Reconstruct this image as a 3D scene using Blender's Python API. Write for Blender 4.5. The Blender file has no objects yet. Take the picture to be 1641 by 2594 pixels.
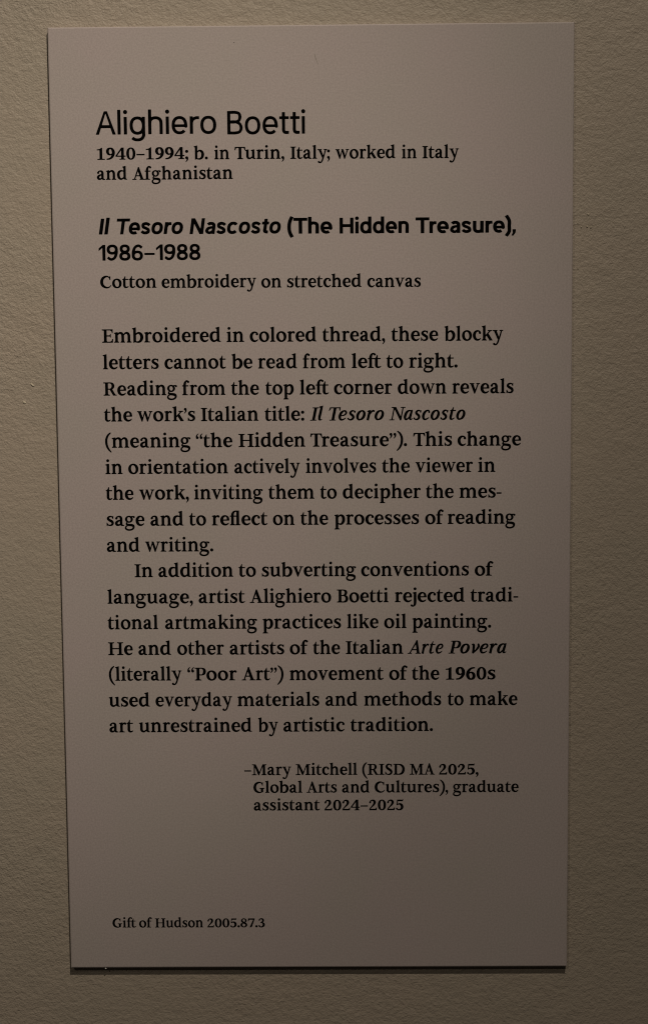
import bpy, bmesh, math, random
from mathutils import Matrix, Vector
from mathutils.geometry import tessellate_polygon
from mathutils import noise as mnoise

scene = bpy.context.scene
COL = scene.collection
random.seed(7)

# ------------------------------------------------------------------ camera
LABEL_W, LABEL_H, LABEL_T = 152.4, 282.559, 2.4        # millimetres
EYE = 1.45                                            # height of the label's middle, metres
cam_data = bpy.data.cameras.new("camera")
cam_data.sensor_fit = 'VERTICAL'
cam_data.sensor_height = 36.0
cam_data.lens = 55.5127
cam_data.clip_start, cam_data.clip_end = 0.01, 50.0
cam = bpy.data.objects.new("camera", cam_data)
COL.objects.link(cam)
cam.matrix_world = Matrix([[0.9998933, 0.0066465, 0.0130108, 0.0089458], [0.0122619, 0.1024212, -0.9946655, -0.4687438], [-0.0079437, 0.9947189, 0.1023288, 1.4977144], [0, 0, 0, 1]])
scene.camera = cam

# ------------------------------------------------------------------ light
world = bpy.data.worlds.new("World")
scene.world = world
world.use_nodes = True
bg = world.node_tree.nodes["Background"]
bg.inputs[0].default_value = (1.0, 0.86, 0.70, 1)
bg.inputs[1].default_value = 0.011                    # dim gallery room

def spot(name, energy, size, at, aim):
    d = bpy.data.lights.new(name, 'SPOT')
    d.energy = energy
    d.color = LAMP_COLOR
    d.spot_size = size
    d.spot_blend = 1.0
    d.shadow_soft_size = 0.015
    o = bpy.data.objects.new(name, d)
    COL.objects.link(o)
    o.location = at
    o.rotation_euler = (Vector(aim) - Vector(at)).to_track_quat('-Z', 'Y').to_euler()

LAMP_COLOR = (0.904, 0.784, 0.626)
POWER = 25.0
spot("gallery_flood", POWER, 2.248, (0.150, -0.618, EYE + 0.755), (-0.836, 0.0, EYE + 0.091))
spot("gallery_spot", POWER * 0.323, 0.306, (0.180, -0.741, EYE + 0.6176), (-0.054, 0.0, EYE + 0.044))
spot("gallery_wash", POWER * 0.70, 1.2, (-0.80, -1.98, EYE + 1.485), (0.05, 0.0, EYE - 0.02))

scene.cycles.pixel_filter_type = 'BLACKMAN_HARRIS'
scene.cycles.filter_width = 1.1

vs = scene.view_settings
vs.view_transform = 'Standard'
vs.look = 'None'
vs.exposure = 0.0
vs.gamma = 1.0
vs.use_curve_mapping = False

# ------------------------------------------------------------------ materials
def nodes_of(name):
    m = bpy.data.materials.new(name)
    m.use_nodes = True
    nt = m.node_tree
    return m, nt, nt.nodes["Principled BSDF"]

def add(nt, kind, **kw):
    n = nt.nodes.new(kind)
    for k, v in kw.items():
        if k.startswith("in_"):
            n.inputs[k[3:].replace("_", " ")].default_value = v
        else:
            setattr(n, k, v)
    return n

def wall_material():
    m, nt, b = nodes_of("painted_plaster")
    L = nt.links.new
    tc = add(nt, "ShaderNodeTexCoord")
    def noise(scale, detail=3.0, rough=0.55, dist=0.0):
        n = add(nt, "ShaderNodeTexNoise")
        n.inputs["Scale"].default_value = scale
        n.inputs["Detail"].default_value = detail
        n.inputs["Roughness"].default_value = rough
        n.inputs["Distortion"].default_value = dist
        L(tc.outputs["Object"], n.inputs["Vector"])
        return n
    peel = noise(780, 2.0, 0.55, 0.3)
    grit = noise(2100, 1.0, 0.5)
    wave = noise(230, 1.0, 0.5)
    mx = add(nt, "ShaderNodeMath", operation='MULTIPLY_ADD')
    L(grit.outputs[0], mx.inputs[0]); mx.inputs[1].default_value = 0.42; L(peel.outputs[0], mx.inputs[2])
    mx2 = add(nt, "ShaderNodeMath", operation='MULTIPLY_ADD')
    L(wave.outputs[0], mx2.inputs[0]); mx2.inputs[1].default_value = 0.9; L(mx.outputs[0], mx2.inputs[2])
    bump = add(nt, "ShaderNodeBump")
    bump.inputs["Strength"].default_value = 1.0
    bump.inputs["Distance"].default_value = 0.00038
    L(mx2.outputs[0], bump.inputs["Height"])
    patch = noise(16, 2.0, 0.5)                        # roller laps: the stipple is deeper in places
    pm = add(nt, "ShaderNodeMapRange")
    pm.inputs["From Min"].default_value = 0.35; pm.inputs["From Max"].default_value = 0.65
    pm.inputs["To Min"].default_value = 0.70; pm.inputs["To Max"].default_value = 1.0
    L(patch.outputs[0], pm.inputs["Value"])
    L(pm.outputs[0], bump.inputs["Strength"])
    L(bump.outputs[0], b.inputs["Normal"])
    tint = noise(28, 3.0, 0.6)
    ramp = add(nt, "ShaderNodeValToRGB")
    e = ramp.color_ramp.elements
    e[0].position, e[0].color = 0.34, (0.362, 0.320, 0.268, 1)
    e[1].position, e[1].color = 0.66, (0.379, 0.326, 0.274, 1)
    L(tint.outputs[0], ramp.inputs[0])
    L(ramp.outputs[0], b.inputs["Base Color"])
    b.inputs["Roughness"].default_value = 0.55
    b.inputs["Specular IOR Level"].default_value = 0.35
    return m

def panel_material():
    m, nt, b = nodes_of("matte_grey_card")
    L = nt.links.new
    tc = add(nt, "ShaderNodeTexCoord")
    def noise(scale, detail, rough):
        n = add(nt, "ShaderNodeTexNoise")
        n.inputs["Scale"].default_value = scale
        n.inputs["Detail"].default_value = detail
        n.inputs["Roughness"].default_value = rough
        L(tc.outputs["Object"], n.inputs["Vector"])
        return n
    tint = noise(30, 2.0, 0.5)
    ramp = add(nt, "ShaderNodeValToRGB")
    e = ramp.color_ramp.elements
    e[0].position, e[0].color = 0.36, (0.418, 0.376, 0.369, 1)
    e[1].position, e[1].color = 0.64, (0.430, 0.375, 0.378, 1)
    L(tint.outputs[0], ramp.inputs[0])
    grain = noise(1900, 2.0, 0.6)                      # paper fibre mottling
    gr = add(nt, "ShaderNodeMapRange")
    gr.inputs["From Min"].default_value = 0.25; gr.inputs["From Max"].default_value = 0.75
    gr.inputs["To Min"].default_value = 0.88; gr.inputs["To Max"].default_value = 1.12
    L(grain.outputs[0], gr.inputs["Value"])
    mul = add(nt, "ShaderNodeVectorMath", operation='SCALE')
    L(ramp.outputs[0], mul.inputs[0]); L(gr.outputs[0], mul.inputs["Scale"])
    L(mul.outputs[0], b.inputs["Base Color"])
    bump = add(nt, "ShaderNodeBump")
    bump.inputs["Strength"].default_value = 0.6
    bump.inputs["Distance"].default_value = 0.00002
    L(grain.outputs[0], bump.inputs["Height"])
    L(bump.outputs[0], b.inputs["Normal"])
    b.inputs["Roughness"].default_value = 0.6
    b.inputs["Specular IOR Level"].default_value = 0.3
    return m

def plain(name, col, rough=0.6, spec=0.3):
    m, nt, b = nodes_of(name)
    n = add(nt, "ShaderNodeTexNoise")
    n.inputs["Scale"].default_value = 900.0
    mr = add(nt, "ShaderNodeMapRange")
    mr.inputs["To Min"].default_value = rough - 0.06; mr.inputs["To Max"].default_value = rough + 0.06
    nt.links.new(n.outputs[0], mr.inputs["Value"]); nt.links.new(mr.outputs[0], b.inputs["Roughness"])
    b.inputs["Base Color"].default_value = (*col, 1)
    b.inputs["Specular IOR Level"].default_value = spec
    return m

M_WALL = wall_material()
M_CARD = panel_material()
M_INK = plain("black_ink", (0.0022, 0.0020, 0.0019), 0.8, 0.0)
M_NIB = plain("dried_paint", (0.52, 0.47, 0.38), 0.5)
M_LINT = plain("white_lint", (0.85, 0.83, 0.80), 0.7)
M_SCUFF = plain("grey_scuff", (0.31, 0.28, 0.26), 0.7, 0.2)

# ------------------------------------------------------------------ helpers
def P(x, y, z=0.0):
    """millimetres on the label's face (x right, y up, z out of it) -> metres in the room"""
    return Vector((x / 1000.0, -z / 1000.0, EYE + y / 1000.0))

def link(name, verts, faces, mat, parent=None, smooth=False):
    me = bpy.data.meshes.new(name)
    me.from_pydata([tuple(v) for v in verts], [], faces)
    me.materials.append(mat)
    if smooth:
        for f in me.polygons:
            f.use_smooth = True
    me.update()
    o = bpy.data.objects.new(name, me)
    COL.objects.link(o)
    if parent:
        o.parent = parent
        o.matrix_parent_inverse = parent.matrix_world.inverted()
    return o

# ------------------------------------------------------------------ the wall
def grid_wall():
    half = 1.6
    vs_, fs = [], []
    y0 = LABEL_T / 1000.0
    n = 16
    for j in range(n + 1):
        for i in range(n + 1):
            vs_.append((-half + 2 * half * i / n, y0, EYE - 1.45 + 3.2 * j / n))
    for j in range(n):
        for i in range(n):
            a = j * (n + 1) + i
            fs.append((a, a + 1, a + n + 2, a + n + 1))
    # a slab: close it off behind so that it has thickness
    b = len(vs_)
    for x, z in ((-half, 0.0), (half, 0.0), (half, 3.2), (-half, 3.2)):
        vs_.append((x, y0 + 0.12, z))
    fs.append((b + 3, b + 2, b + 1, b))
    c = [0, n, (n + 1) * (n + 1) - 1, n * (n + 1)]
    rims = [[k for k in range(0, n + 1)], [k * (n + 1) + n for k in range(n + 1)],
            [n * (n + 1) + k for k in range(n, -1, -1)], [k * (n + 1) for k in range(n, -1, -1)]]
    for e, rim in enumerate(rims):
        fs.append(tuple(rim[::-1]) + (b + e, b + (e + 1) % 4))
    return link("wall", vs_, fs, M_WALL)

wall = grid_wall()
wall["kind"] = "structure"
wall["label"] = "beige gallery wall with stippled roller paint texture"

# ------------------------------------------------------------------ the label
label = bpy.data.objects.new("wall_label", None)
label.empty_display_size = 0.02
COL.objects.link(label)
label.location = P(0, -LABEL_H / 2, -LABEL_T)
label["label"] = "tall grey museum wall label printed with black text, mounted on the textured wall"
label["category"] = "wall label"
bpy.context.view_layer.update()

def panel():
    bm = bmesh.new()
    w, h = LABEL_W / 2, LABEL_H / 2
    b = 0.40
    rings = [(0.0, -LABEL_T + 0.02), (0.0, -b), (b * 0.3, -b * 0.3), (b, 0.0)]   # inset, depth
    loops = []
    for ins, z in rings:
        loops.append([bm.verts.new(P(sx * (w - ins), sy * (h - ins), z)) for sx, sy in ((-1, -1), (1, -1), (1, 1), (-1, 1))])
    for a, c in zip(loops[:-1], loops[1:]):
        for i in range(4):
            bm.faces.new((a[i], a[(i + 1) % 4], c[(i + 1) % 4], c[i]))
    bm.faces.new(loops[-1])
    bm.faces.new(loops[0][::-1])
    bmesh.ops.recalc_face_normals(bm, faces=bm.faces)
    me = bpy.data.meshes.new("panel")
    bm.to_mesh(me); bm.free()
    me.materials.append(M_CARD)
    o = bpy.data.objects.new("panel", me)
    COL.objects.link(o)
    o.parent = label
    o.matrix_parent_inverse = label.matrix_world.inverted()
    return o

panel()

# ------------------------------------------------------------------ the lettering
# Letter outlines drawn for this label: closed contours in quarter units, 'x y x y ...', contours split by '|'.
GLYPHS = {
 'h': {
  'A': '1 4 145 396 148 399 152 401 196 401 202 400 205 396 210 382 342 24 348 6 348 2 342 -1 302 -1 296 0 292 2 258 106 254 110 248 111 96 110 93 108 91 104 60 8 56 2 50 -1 8 -1 3 0|112 166 114 164 120 163 232 163 236 163 237 166 235 178 184 335 178 352 176 356 174 355 172 351',
  'B': '-1 10 -1 390 0 398 2 400 8 401 46 401 84 403 136 403 180 396 200 390 212 384 228 373 240 358 249 340 255 314 257 296 254 278 250 262 241 240 223 214 224 210 245 190 255 176 267 154 273 132 276 112 274 92 269 74 258 52 244 32 226 18 206 9 178 3 130 -3 6 -1 0 2|56 176 56 58 58 51 60 50 78 49 112 48 138 49 187 56 198 61 206 67 211 78 216 89 219 106 219 116 216 134 210 150 203 160 194 168 174 179 146 187 114 184 60 185 57 182|56 340 56 246 56 242 58 240 64 239 92 241 124 241 148 239 176 245 184 249 188 254 192 262 196 276 200 302 196 326 192 334 187 340 178 344 166 347 140 351 120 352 60 350 57 348',
  'e': '-1 142 1 178 4 198 8 214 13 228 21 244 28 254 40 270 52 280 62 288 76 295 88 300 104 304 120 306 148 307 178 302 202 292 226 276 242 258 257 232 267 206 272 174 276 132 274 122 268 112 258 106 248 104 236 106 230 110 222 117 218 118 68 118 60 117 60 112 62 101 68 88 74 77 87 62 95 56 104 50 118 47 128 45 144 45 158 47 168 51 178 56 184 61 196 74 200 75 206 72 237 42 237 38 236 36 220 20 208 11 192 3 178 -2 160 -5 148 -7 122 -7 94 -2 72 7 52 19 42 28 34 38 26 48 18 62 8 86 2 108|57 172 58 166 64 165 210 165 214 166 215 170 213 186 208 203 200 220 192 233 182 242 170 249 158 253 142 255 126 255 108 251 96 245 84 235 72 221 66 208 60 192',
  'g': '-1 144 -1 162 3 196 8 214 15 234 25 250 36 266 48 278 66 290 78 296 94 302 126 307 144 307 170 303 188 298 210 287 212 289 214 298 218 301 262 301 268 299 269 296 270 292 270 42 272 -14 270 -28 267 -36 253 -66 242 -80 226 -96 204 -108 180 -117 150 -121 120 -121 88 -116 64 -107 52 -101 42 -93 29 -82 28 -78 29 -76 48 -53 62 -40 68 -41 78 -52 90 -60 102 -65 120 -69 144 -69 157 -68 172 -63 186 -57 198 -46 206 -34 213 -14 213 10 212 12 210 13 188 2 166 -4 144 -7 128 -7 110 -5 90 -1 76 5 62 12 48 23 36 34 25 48 16 66 9 84 4 102 1 124|56 152 59 116 62 101 68 86 76 74 84 64 94 55 107 50 124 45 140 45 154 47 168 52 180 59 192 70 198 80 206 96 210 114 213 136 213 166 208 194 202 211 192 230 178 242 164 250 144 255 120 254 100 248 84 237 72 222 64 202 58 182',
  'h': '-1 10 -1 418 1 422 6 425 50 425 54 422 56 418 56 302 57 296 60 295 88 304 112 307 144 307 172 302 196 292 216 279 230 264 241 246 246 234 249 222 253 182 252 6 250 1 244 -1 202 -1 198 0 196 2 195 8 195 66 196 84 196 172 193 214 184 231 179 238 171 244 154 252 132 255 106 254 88 248 78 242 70 236 66 230 62 222 59 208 56 184 56 10 55 2 52 0 48 -1 4 -1 0 2',
  'i': '-1 10 -1 296 2 299 6 301 50 301 55 298 56 292 56 4 54 1 50 -1 6 -1 2 0 0 2|-9 384 -7 396 0 409 12 417 26 421 32 420 40 418 52 412 60 400 64 388 63 374 56 360 44 351 30 347 22 348 14 350 2 358 -6 370',
  'l': '-1 10 -1 418 1 422 6 425 50 425 54 422 56 416 56 6 54 2 50 -1 6 -1 2 0 0 2',
  'o': '-1 144 1 176 6 206 16 234 27 252 44 272 64 288 86 299 108 304 136 307 150 307 170 304 194 298 216 286 237 270 254 248 268 218 275 190 279 156 276 116 270 86 257 58 250 46 238 32 218 15 194 2 170 -4 150 -7 130 -7 96 -2 82 3 68 10 46 26 36 36 25 50 17 64 11 78 3 108|56 152 57 128 60 113 64 98 70 84 78 72 89 60 100 54 112 48 130 45 148 45 162 48 176 53 188 61 200 72 209 86 216 102 220 122 222 150 220 180 215 198 208 215 198 231 183 244 166 252 146 255 132 255 122 254 102 248 87 238 74 222 64 201 58 180',
  'r': '-1 10 -1 290 0 298 2 300 6 301 52 300 55 296 56 284 58 281 82 293 104 300 118 302 132 302 160 300 163 298 164 294 164 256 162 251 156 249 118 250 104 246 90 240 75 230 68 220 62 210 58 194 56 174 56 10 55 2 52 0 48 -1 4 -1 0 2',
  't': '-1 264 -1 294 2 299 6 301 42 301 46 304 47 366 49 370 52 373 96 373 102 370 104 364 104 306 106 302 164 301 170 298 172 292 172 260 171 256 170 254 164 252 108 252 105 250 104 244 104 66 108 57 114 53 126 51 166 50 171 48 173 44 173 34 171 4 168 0 154 -3 132 -4 114 -4 98 -1 86 3 74 9 67 16 60 26 55 36 49 52 45 74 47 118 47 248 44 251 42 252 4 253 0 256'},
 'r': {
  '\x01': '-3 14 -3 32 0 38 10 46 30 54 36 58 55 80 57 92 57 432 54 435 52 437 8 437 0 440 -3 448 -3 490 0 496 6 499 48 499 54 502 60 554 70 594 88 638 100 660 114 682 126 696 142 713 172 735 192 745 210 752 228 757 246 759 262 758 280 755 330 735 364 714 371 706 377 696 381 686 383 674 382 662 379 652 373 640 365 632 354 624 344 619 332 617 322 617 310 620 298 626 290 632 283 640 272 665 260 672 254 672 246 668 228 652 220 642 214 629 206 587 200 543 197 510 198 502 204 499 348 499 356 500 360 506 388 560 428 650 432 654 440 656 460 658 468 656 470 652 471 646 471 510 473 502 480 499 602 499 609 496 611 486 611 446 609 442 606 438 596 437 480 437 474 436 472 432 471 146 478 92 483 84 496 78 512 74 532 74 564 82 608 103 620 104 630 100 636 90 636 80 631 70 607 40 588 21 556 3 520 -9 482 -13 446 -9 416 1 390 17 370 38 353 64 340 94 332 126 329 164 333 236 332 434 330 436 324 437 202 437 198 435 197 432 195 410 196 84 200 76 218 56 266 47 278 40 283 30 282 2 278 -2 270 -3 8 -3 2 -2 -1 2',
  '\x02': '-3 14 -3 32 0 38 10 46 30 54 36 58 54 79 57 92 57 432 54 435 52 437 8 437 0 440 -3 450 -3 488 -1 494 6 499 48 499 54 502 60 546 66 572 79 610 94 642 108 666 127 690 148 709 172 726 194 737 216 746 242 753 266 757 294 758 344 755 442 755 450 753 454 748 455 740 455 86 458 77 477 56 508 47 520 38 523 28 523 8 521 2 516 -2 508 -3 10 -3 4 -2 -1 0 -3 6|195 402 196 84 200 75 219 56 272 43 295 56 314 77 317 84 316 436 314 440 302 437 200 436 196 432|197 506 199 502 204 499 302 499 316 497 317 506 317 674 316 680 314 684 306 685 286 684 266 678 243 662 224 640 216 623 208 595 200 543',
  '(': '-15 312 -15 358 -12 396 -6 434 4 474 18 518 36 562 53 596 77 638 101 670 128 698 154 719 240 778 252 782 264 782 274 777 283 766 287 750 282 736 218 659 196 631 172 592 148 540 128 481 114 431 108 390 106 342 110 254 116 194 126 137 138 92 166 19 186 -21 210 -66 238 -109 306 -204 309 -214 308 -224 303 -234 294 -241 286 -244 278 -245 264 -240 164 -153 138 -126 117 -98 96 -68 70 -26 48 18 32 54 19 90 8 128 -1 170 -8 216 -13 266',
  ')': '-13 -216 -11 -206 -7 -198 58 -109 82 -73 114 -13 142 48 162 105 174 157 182 219 188 286 190 344 186 408 174 464 152 530 130 578 106 623 80 658 19 728 10 744 10 758 16 772 28 780 42 783 50 781 58 777 142 719 170 695 190 676 208 654 226 626 243 596 260 562 277 520 290 480 301 438 307 404 311 360 310 282 306 234 300 186 289 132 278 92 265 56 248 18 226 -26 198 -72 164 -118 136 -150 32 -240 18 -245 4 -242 -8 -232',
  ',': '-7 72 -6 86 -1 102 7 116 18 129 30 139 44 146 60 150 76 151 92 148 106 143 120 135 130 125 140 112 146 100 154 64 155 8 153 -10 147 -34 136 -58 118 -86 94 -116 46 -157 36 -162 26 -162 19 -158 14 -150 14 -140 17 -132 44 -95 54 -76 62 -46 65 -12 60 -7 44 -2 30 5 12 20 4 32 -2 44 -6 58',
  '-': '-3 214 -3 266 -1 272 4 275 230 275 238 273 243 268 243 206 241 200 236 197 8 197 2 198 -1 202',
  '.': '-7 72 -5 90 0 106 7 118 17 130 28 140 42 148 58 153 76 155 94 153 110 148 122 141 134 131 144 120 152 106 157 90 159 72 157 54 152 38 145 26 135 14 124 4 110 -4 94 -9 76 -11 58 -9 42 -4 30 3 18 13 8 24 0 38 -5 54',
  '0': '1 310 2 368 7 416 18 468 31 506 48 544 73 582 98 608 130 632 162 648 184 654 202 657 246 659 270 656 288 652 324 638 354 619 380 594 408 558 423 530 437 496 448 460 457 418 461 382 463 344 463 300 458 238 452 204 443 170 430 134 416 104 400 78 378 52 356 31 334 16 306 2 276 -7 244 -11 206 -10 176 -4 150 5 124 19 98 39 78 60 59 86 42 116 28 148 17 184 8 226 3 266|143 344 143 294 148 230 156 178 168 131 184 98 192 85 202 75 212 68 222 64 236 63 246 66 258 72 270 82 280 98 290 118 298 139 306 169 316 230 321 298 321 352 319 394 310 465 296 517 286 541 275 560 264 572 251 580 238 585 221 584 208 578 196 567 184 550 174 533 166 509 158 479 148 418',
  '1': '5 534 5 562 7 568 12 571 134 587 236 657 246 659 270 659 276 658 281 656 283 644 283 78 288 70 306 59 390 52 402 47 409 42 411 34 411 6 408 -1 396 -3 46 -3 36 -3 31 0 29 8 29 34 31 42 36 47 50 52 118 59 136 70 140 77 141 510 138 515 134 517 14 517 8 519 6 522',
  '2': '13 472 14 482 22 510 33 530 48 560 61 578 77 596 104 619 126 635 152 648 174 656 202 661 236 662 260 660 286 654 308 645 326 634 345 618 362 596 376 570 386 544 392 516 395 490 394 462 388 436 378 410 353 364 312 308 286 282 214 216 130 125 108 100 105 94 108 92 114 91 314 91 358 98 364 100 368 104 406 167 414 170 442 164 449 160 450 150 436 10 432 0 420 -3 30 -3 22 -3 16 0 15 8 21 32 18 44 18 52 26 86 35 108 62 150 146 253 210 347 226 380 242 420 250 455 253 482 248 521 242 536 237 546 227 556 213 566 197 572 184 574 169 570 154 562 140 551 128 538 124 530 122 518 127 490 124 470 114 452 100 437 90 429 78 423 64 421 50 423 38 428 28 436 20 446 15 458',
  '3': '1 104 2 114 6 126 12 138 20 146 32 153 42 157 54 159 66 158 86 150 101 136 107 124 110 114 111 88 121 76 132 70 148 66 184 64 206 69 223 80 242 98 260 124 268 141 274 159 278 187 278 204 276 223 272 243 266 262 260 276 249 290 235 296 166 310 146 316 140 321 134 328 129 342 132 356 140 367 211 412 222 421 230 434 240 463 245 492 242 523 232 545 214 566 202 574 192 579 184 581 173 580 148 572 130 560 116 541 114 534 115 520 114 510 110 498 104 488 88 475 68 469 56 470 44 473 34 479 25 488 19 496 15 506 13 532 16 542 21 552 64 606 90 628 106 637 126 646 148 653 172 658 196 661 220 661 244 659 268 654 288 648 308 639 330 622 343 610 353 596 369 564 378 530 380 508 379 484 375 462 368 442 358 422 345 402 328 380 307 358 310 354 350 333 380 310 406 282 415 266 423 248 428 230 431 210 430 172 419 128 401 88 384 64 364 43 342 26 316 11 284 -3 254 -12 222 -18 186 -19 154 -16 122 -9 96 0 78 10 50 33 14 68 4 86',
  '4': '-3 174 -3 214 0 226 264 624 274 642 280 656 284 659 292 659 406 659 416 656 418 652 419 644 420 228 422 224 426 223 500 223 506 218 507 208 507 168 506 162 502 159 494 157 426 157 420 154 419 148 419 68 421 62 427 60 444 54 482 47 494 41 497 36 499 30 499 8 496 0 492 -2 484 -3 196 -2 190 2 189 10 189 32 194 41 206 47 256 56 271 60 276 64 277 148 274 155 266 157 8 157 2 158 -1 162|91 226 94 224 100 223 268 223 276 226 277 234 277 472 275 490 272 489 264 479',
  '5': '1 96 5 116 11 128 19 136 38 148 50 151 62 151 80 145 90 139 98 132 109 112 112 86 117 80 126 72 140 68 160 65 182 67 200 70 213 76 225 82 238 94 250 109 270 140 276 158 278 175 280 204 278 224 274 248 264 274 254 295 244 309 230 322 211 336 186 347 176 349 168 347 150 338 100 303 84 297 68 300 50 310 47 314 46 330 67 624 68 640 70 647 74 650 82 651 370 651 380 654 414 677 420 678 422 677 424 674 424 666 398 564 395 554 390 550 380 549 132 549 124 547 121 540 108 402 109 396 112 396 146 418 180 429 214 434 256 433 292 426 322 414 344 400 370 376 392 344 409 310 423 268 429 230 429 188 422 148 409 110 392 80 374 58 354 40 328 23 300 8 274 -3 242 -12 214 -16 180 -17 148 -14 120 -9 100 -2 78 9 15 60 5 76',
  '6': '-1 258 0 298 5 334 13 370 29 416 51 460 75 500 97 528 126 560 158 587 190 608 224 626 260 640 302 648 392 653 406 650 419 640 427 628 429 612 424 598 414 586 396 579 328 566 300 558 278 544 250 522 224 490 204 461 188 427 177 392 178 390 180 390 214 407 242 415 272 415 306 408 340 393 370 373 396 348 416 318 433 282 445 244 451 202 450 170 441 126 427 88 408 56 386 30 366 13 340 0 312 -9 276 -15 216 -17 186 -15 154 -7 124 6 96 27 77 48 54 78 35 112 19 148 8 184 1 222|157 278 158 240 164 200 174 147 186 113 196 94 211 76 229 66 236 66 242 67 261 80 278 103 288 124 296 154 301 184 300 208 294 248 284 281 272 304 256 324 243 336 232 338 221 336 206 330 173 310 159 294',
  '7': '-2 448 20 640 22 646 26 650 436 651 444 650 449 646 451 636 450 556 446 551 436 547 432 541 255 12 252 3 248 -1 238 -3 122 -3 114 0 112 6 336 537 338 546 335 548 328 549 104 548 98 543 43 440 34 437 6 437 0 440',
  '8': '-3 176 -1 200 4 222 14 246 28 270 41 286 62 307 84 323 116 342 112 350 84 375 63 400 49 428 40 458 37 492 41 524 54 560 72 588 86 603 98 615 128 635 164 650 200 658 236 659 278 652 312 639 346 618 362 604 374 590 386 574 395 558 402 540 408 520 411 498 411 480 405 444 398 426 388 406 364 374 333 348 331 344 334 340 362 325 382 311 413 280 427 260 438 238 446 216 450 194 451 166 445 132 431 100 413 72 390 48 364 29 336 13 300 0 266 -8 234 -11 196 -10 158 -3 124 8 92 24 62 45 40 66 21 92 8 118 0 146|131 176 133 156 138 134 146 114 158 95 172 80 186 70 202 62 222 59 238 60 256 66 272 76 288 91 298 106 308 125 314 146 317 170 314 202 312 214 308 220 242 249 184 280 177 276 164 265 146 240 136 211|151 488 153 462 158 454 254 396 260 395 266 399 276 411 284 425 292 451 296 476 297 498 293 522 286 546 276 565 262 580 246 592 229 596 213 596 196 589 182 576 170 560 160 538 154 515',
  '9': '1 456 4 490 11 522 21 550 36 580 54 606 74 626 94 639 120 651 154 660 202 665 244 665 280 660 308 652 336 637 360 616 384 590 400 566 418 534 433 500 445 460 450 430 453 398 453 364 448 320 440 282 430 250 413 210 397 180 376 146 352 116 332 94 302 68 272 47 236 27 200 12 172 4 136 -1 56 -5 40 -1 27 10 20 24 20 38 25 52 36 63 52 69 120 82 147 90 176 108 206 133 230 161 250 191 264 223 276 256 274 258 272 258 244 243 220 235 206 233 182 233 162 236 136 244 112 255 90 268 74 281 54 302 38 326 26 350 15 376 7 404 2 432|151 452 152 430 156 405 168 367 184 337 196 323 206 314 212 311 220 310 242 316 275 336 292 352 295 362 294 409 288 448 278 497 268 530 260 548 250 563 236 575 222 582 210 581 194 569 176 550 166 530 158 508 153 482',
  ':': '-7 72 -5 90 0 106 7 118 17 130 28 140 42 148 58 153 76 155 94 153 110 148 122 141 134 131 144 120 152 106 157 90 159 72 157 54 152 38 145 26 135 14 124 4 110 -4 94 -9 76 -11 58 -9 42 -4 30 3 18 13 8 24 0 38 -5 54|-7 424 -5 442 0 458 7 470 17 482 28 492 42 500 58 505 76 507 94 505 110 500 122 493 134 483 144 472 152 458 157 442 159 424 157 406 152 390 145 378 135 366 124 356 110 348 94 343 76 341 58 343 42 348 30 355 18 365 8 376 0 390 -5 406',
  ';': '-7 72 -6 86 -1 102 7 116 18 129 30 139 44 146 60 150 76 151 92 148 106 143 120 135 130 125 140 112 146 100 154 64 155 8 153 -10 147 -34 136 -58 118 -86 94 -116 46 -157 36 -162 26 -162 19 -158 14 -150 14 -140 17 -132 44 -95 54 -76 62 -46 65 -12 60 -7 44 -2 30 5 12 20 4 32 -2 44 -6 58|-7 416 -5 434 0 450 7 462 17 474 28 484 42 492 58 497 76 499 94 497 110 492 122 485 134 475 144 464 152 450 157 434 159 416 157 398 152 382 145 370 135 358 124 348 110 340 94 335 76 333 58 335 42 340 30 347 18 357 8 368 0 382 -5 398',
  'A': '-3 14 -2 36 2 40 8 45 18 48 56 55 92 59 98 64 300 649 309 692 312 697 320 699 368 699 376 697 380 692 385 680 605 64 608 60 612 59 680 48 692 43 697 38 699 32 699 8 697 2 692 -2 684 -3 412 -3 402 -1 398 2 397 10 397 30 400 38 412 47 444 55 448 60 405 182 402 188 394 189 226 189 216 186 170 60 175 56 218 47 231 40 235 32 235 8 234 2 230 -2 220 -3 8 -3 2 -2 -1 2|242 256 244 252 250 251 372 251 379 254 374 271 318 434 314 442 310 440 308 434',
  'B': '-3 14 -3 36 2 44 14 51 62 60 82 83 85 96 85 608 82 611 78 613 10 613 0 615 -2 620 -3 626 -3 660 -1 668 4 670 12 671 306 672 336 671 394 664 424 658 452 648 476 634 488 622 500 608 519 576 526 558 531 538 533 502 527 466 512 432 494 404 467 374 465 370 494 357 512 346 528 332 544 314 557 294 569 268 577 242 582 216 583 176 575 136 560 98 538 62 524 46 510 34 498 24 480 15 448 3 404 -4 340 -8 304 -8 206 -3 8 -3 2 -2 -1 2|231 318 231 94 233 84 252 62 262 57 312 56 331 58 348 64 372 78 396 98 412 119 422 140 430 166 433 192 432 223 428 242 422 257 410 279 393 300 373 316 353 326 324 331 244 331 233 328|231 598 232 392 236 390 242 389 310 389 323 392 339 402 354 418 372 443 384 469 392 490 395 510 393 532 386 554 374 575 362 590 346 602 330 609 296 613 238 610 232 606',
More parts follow.
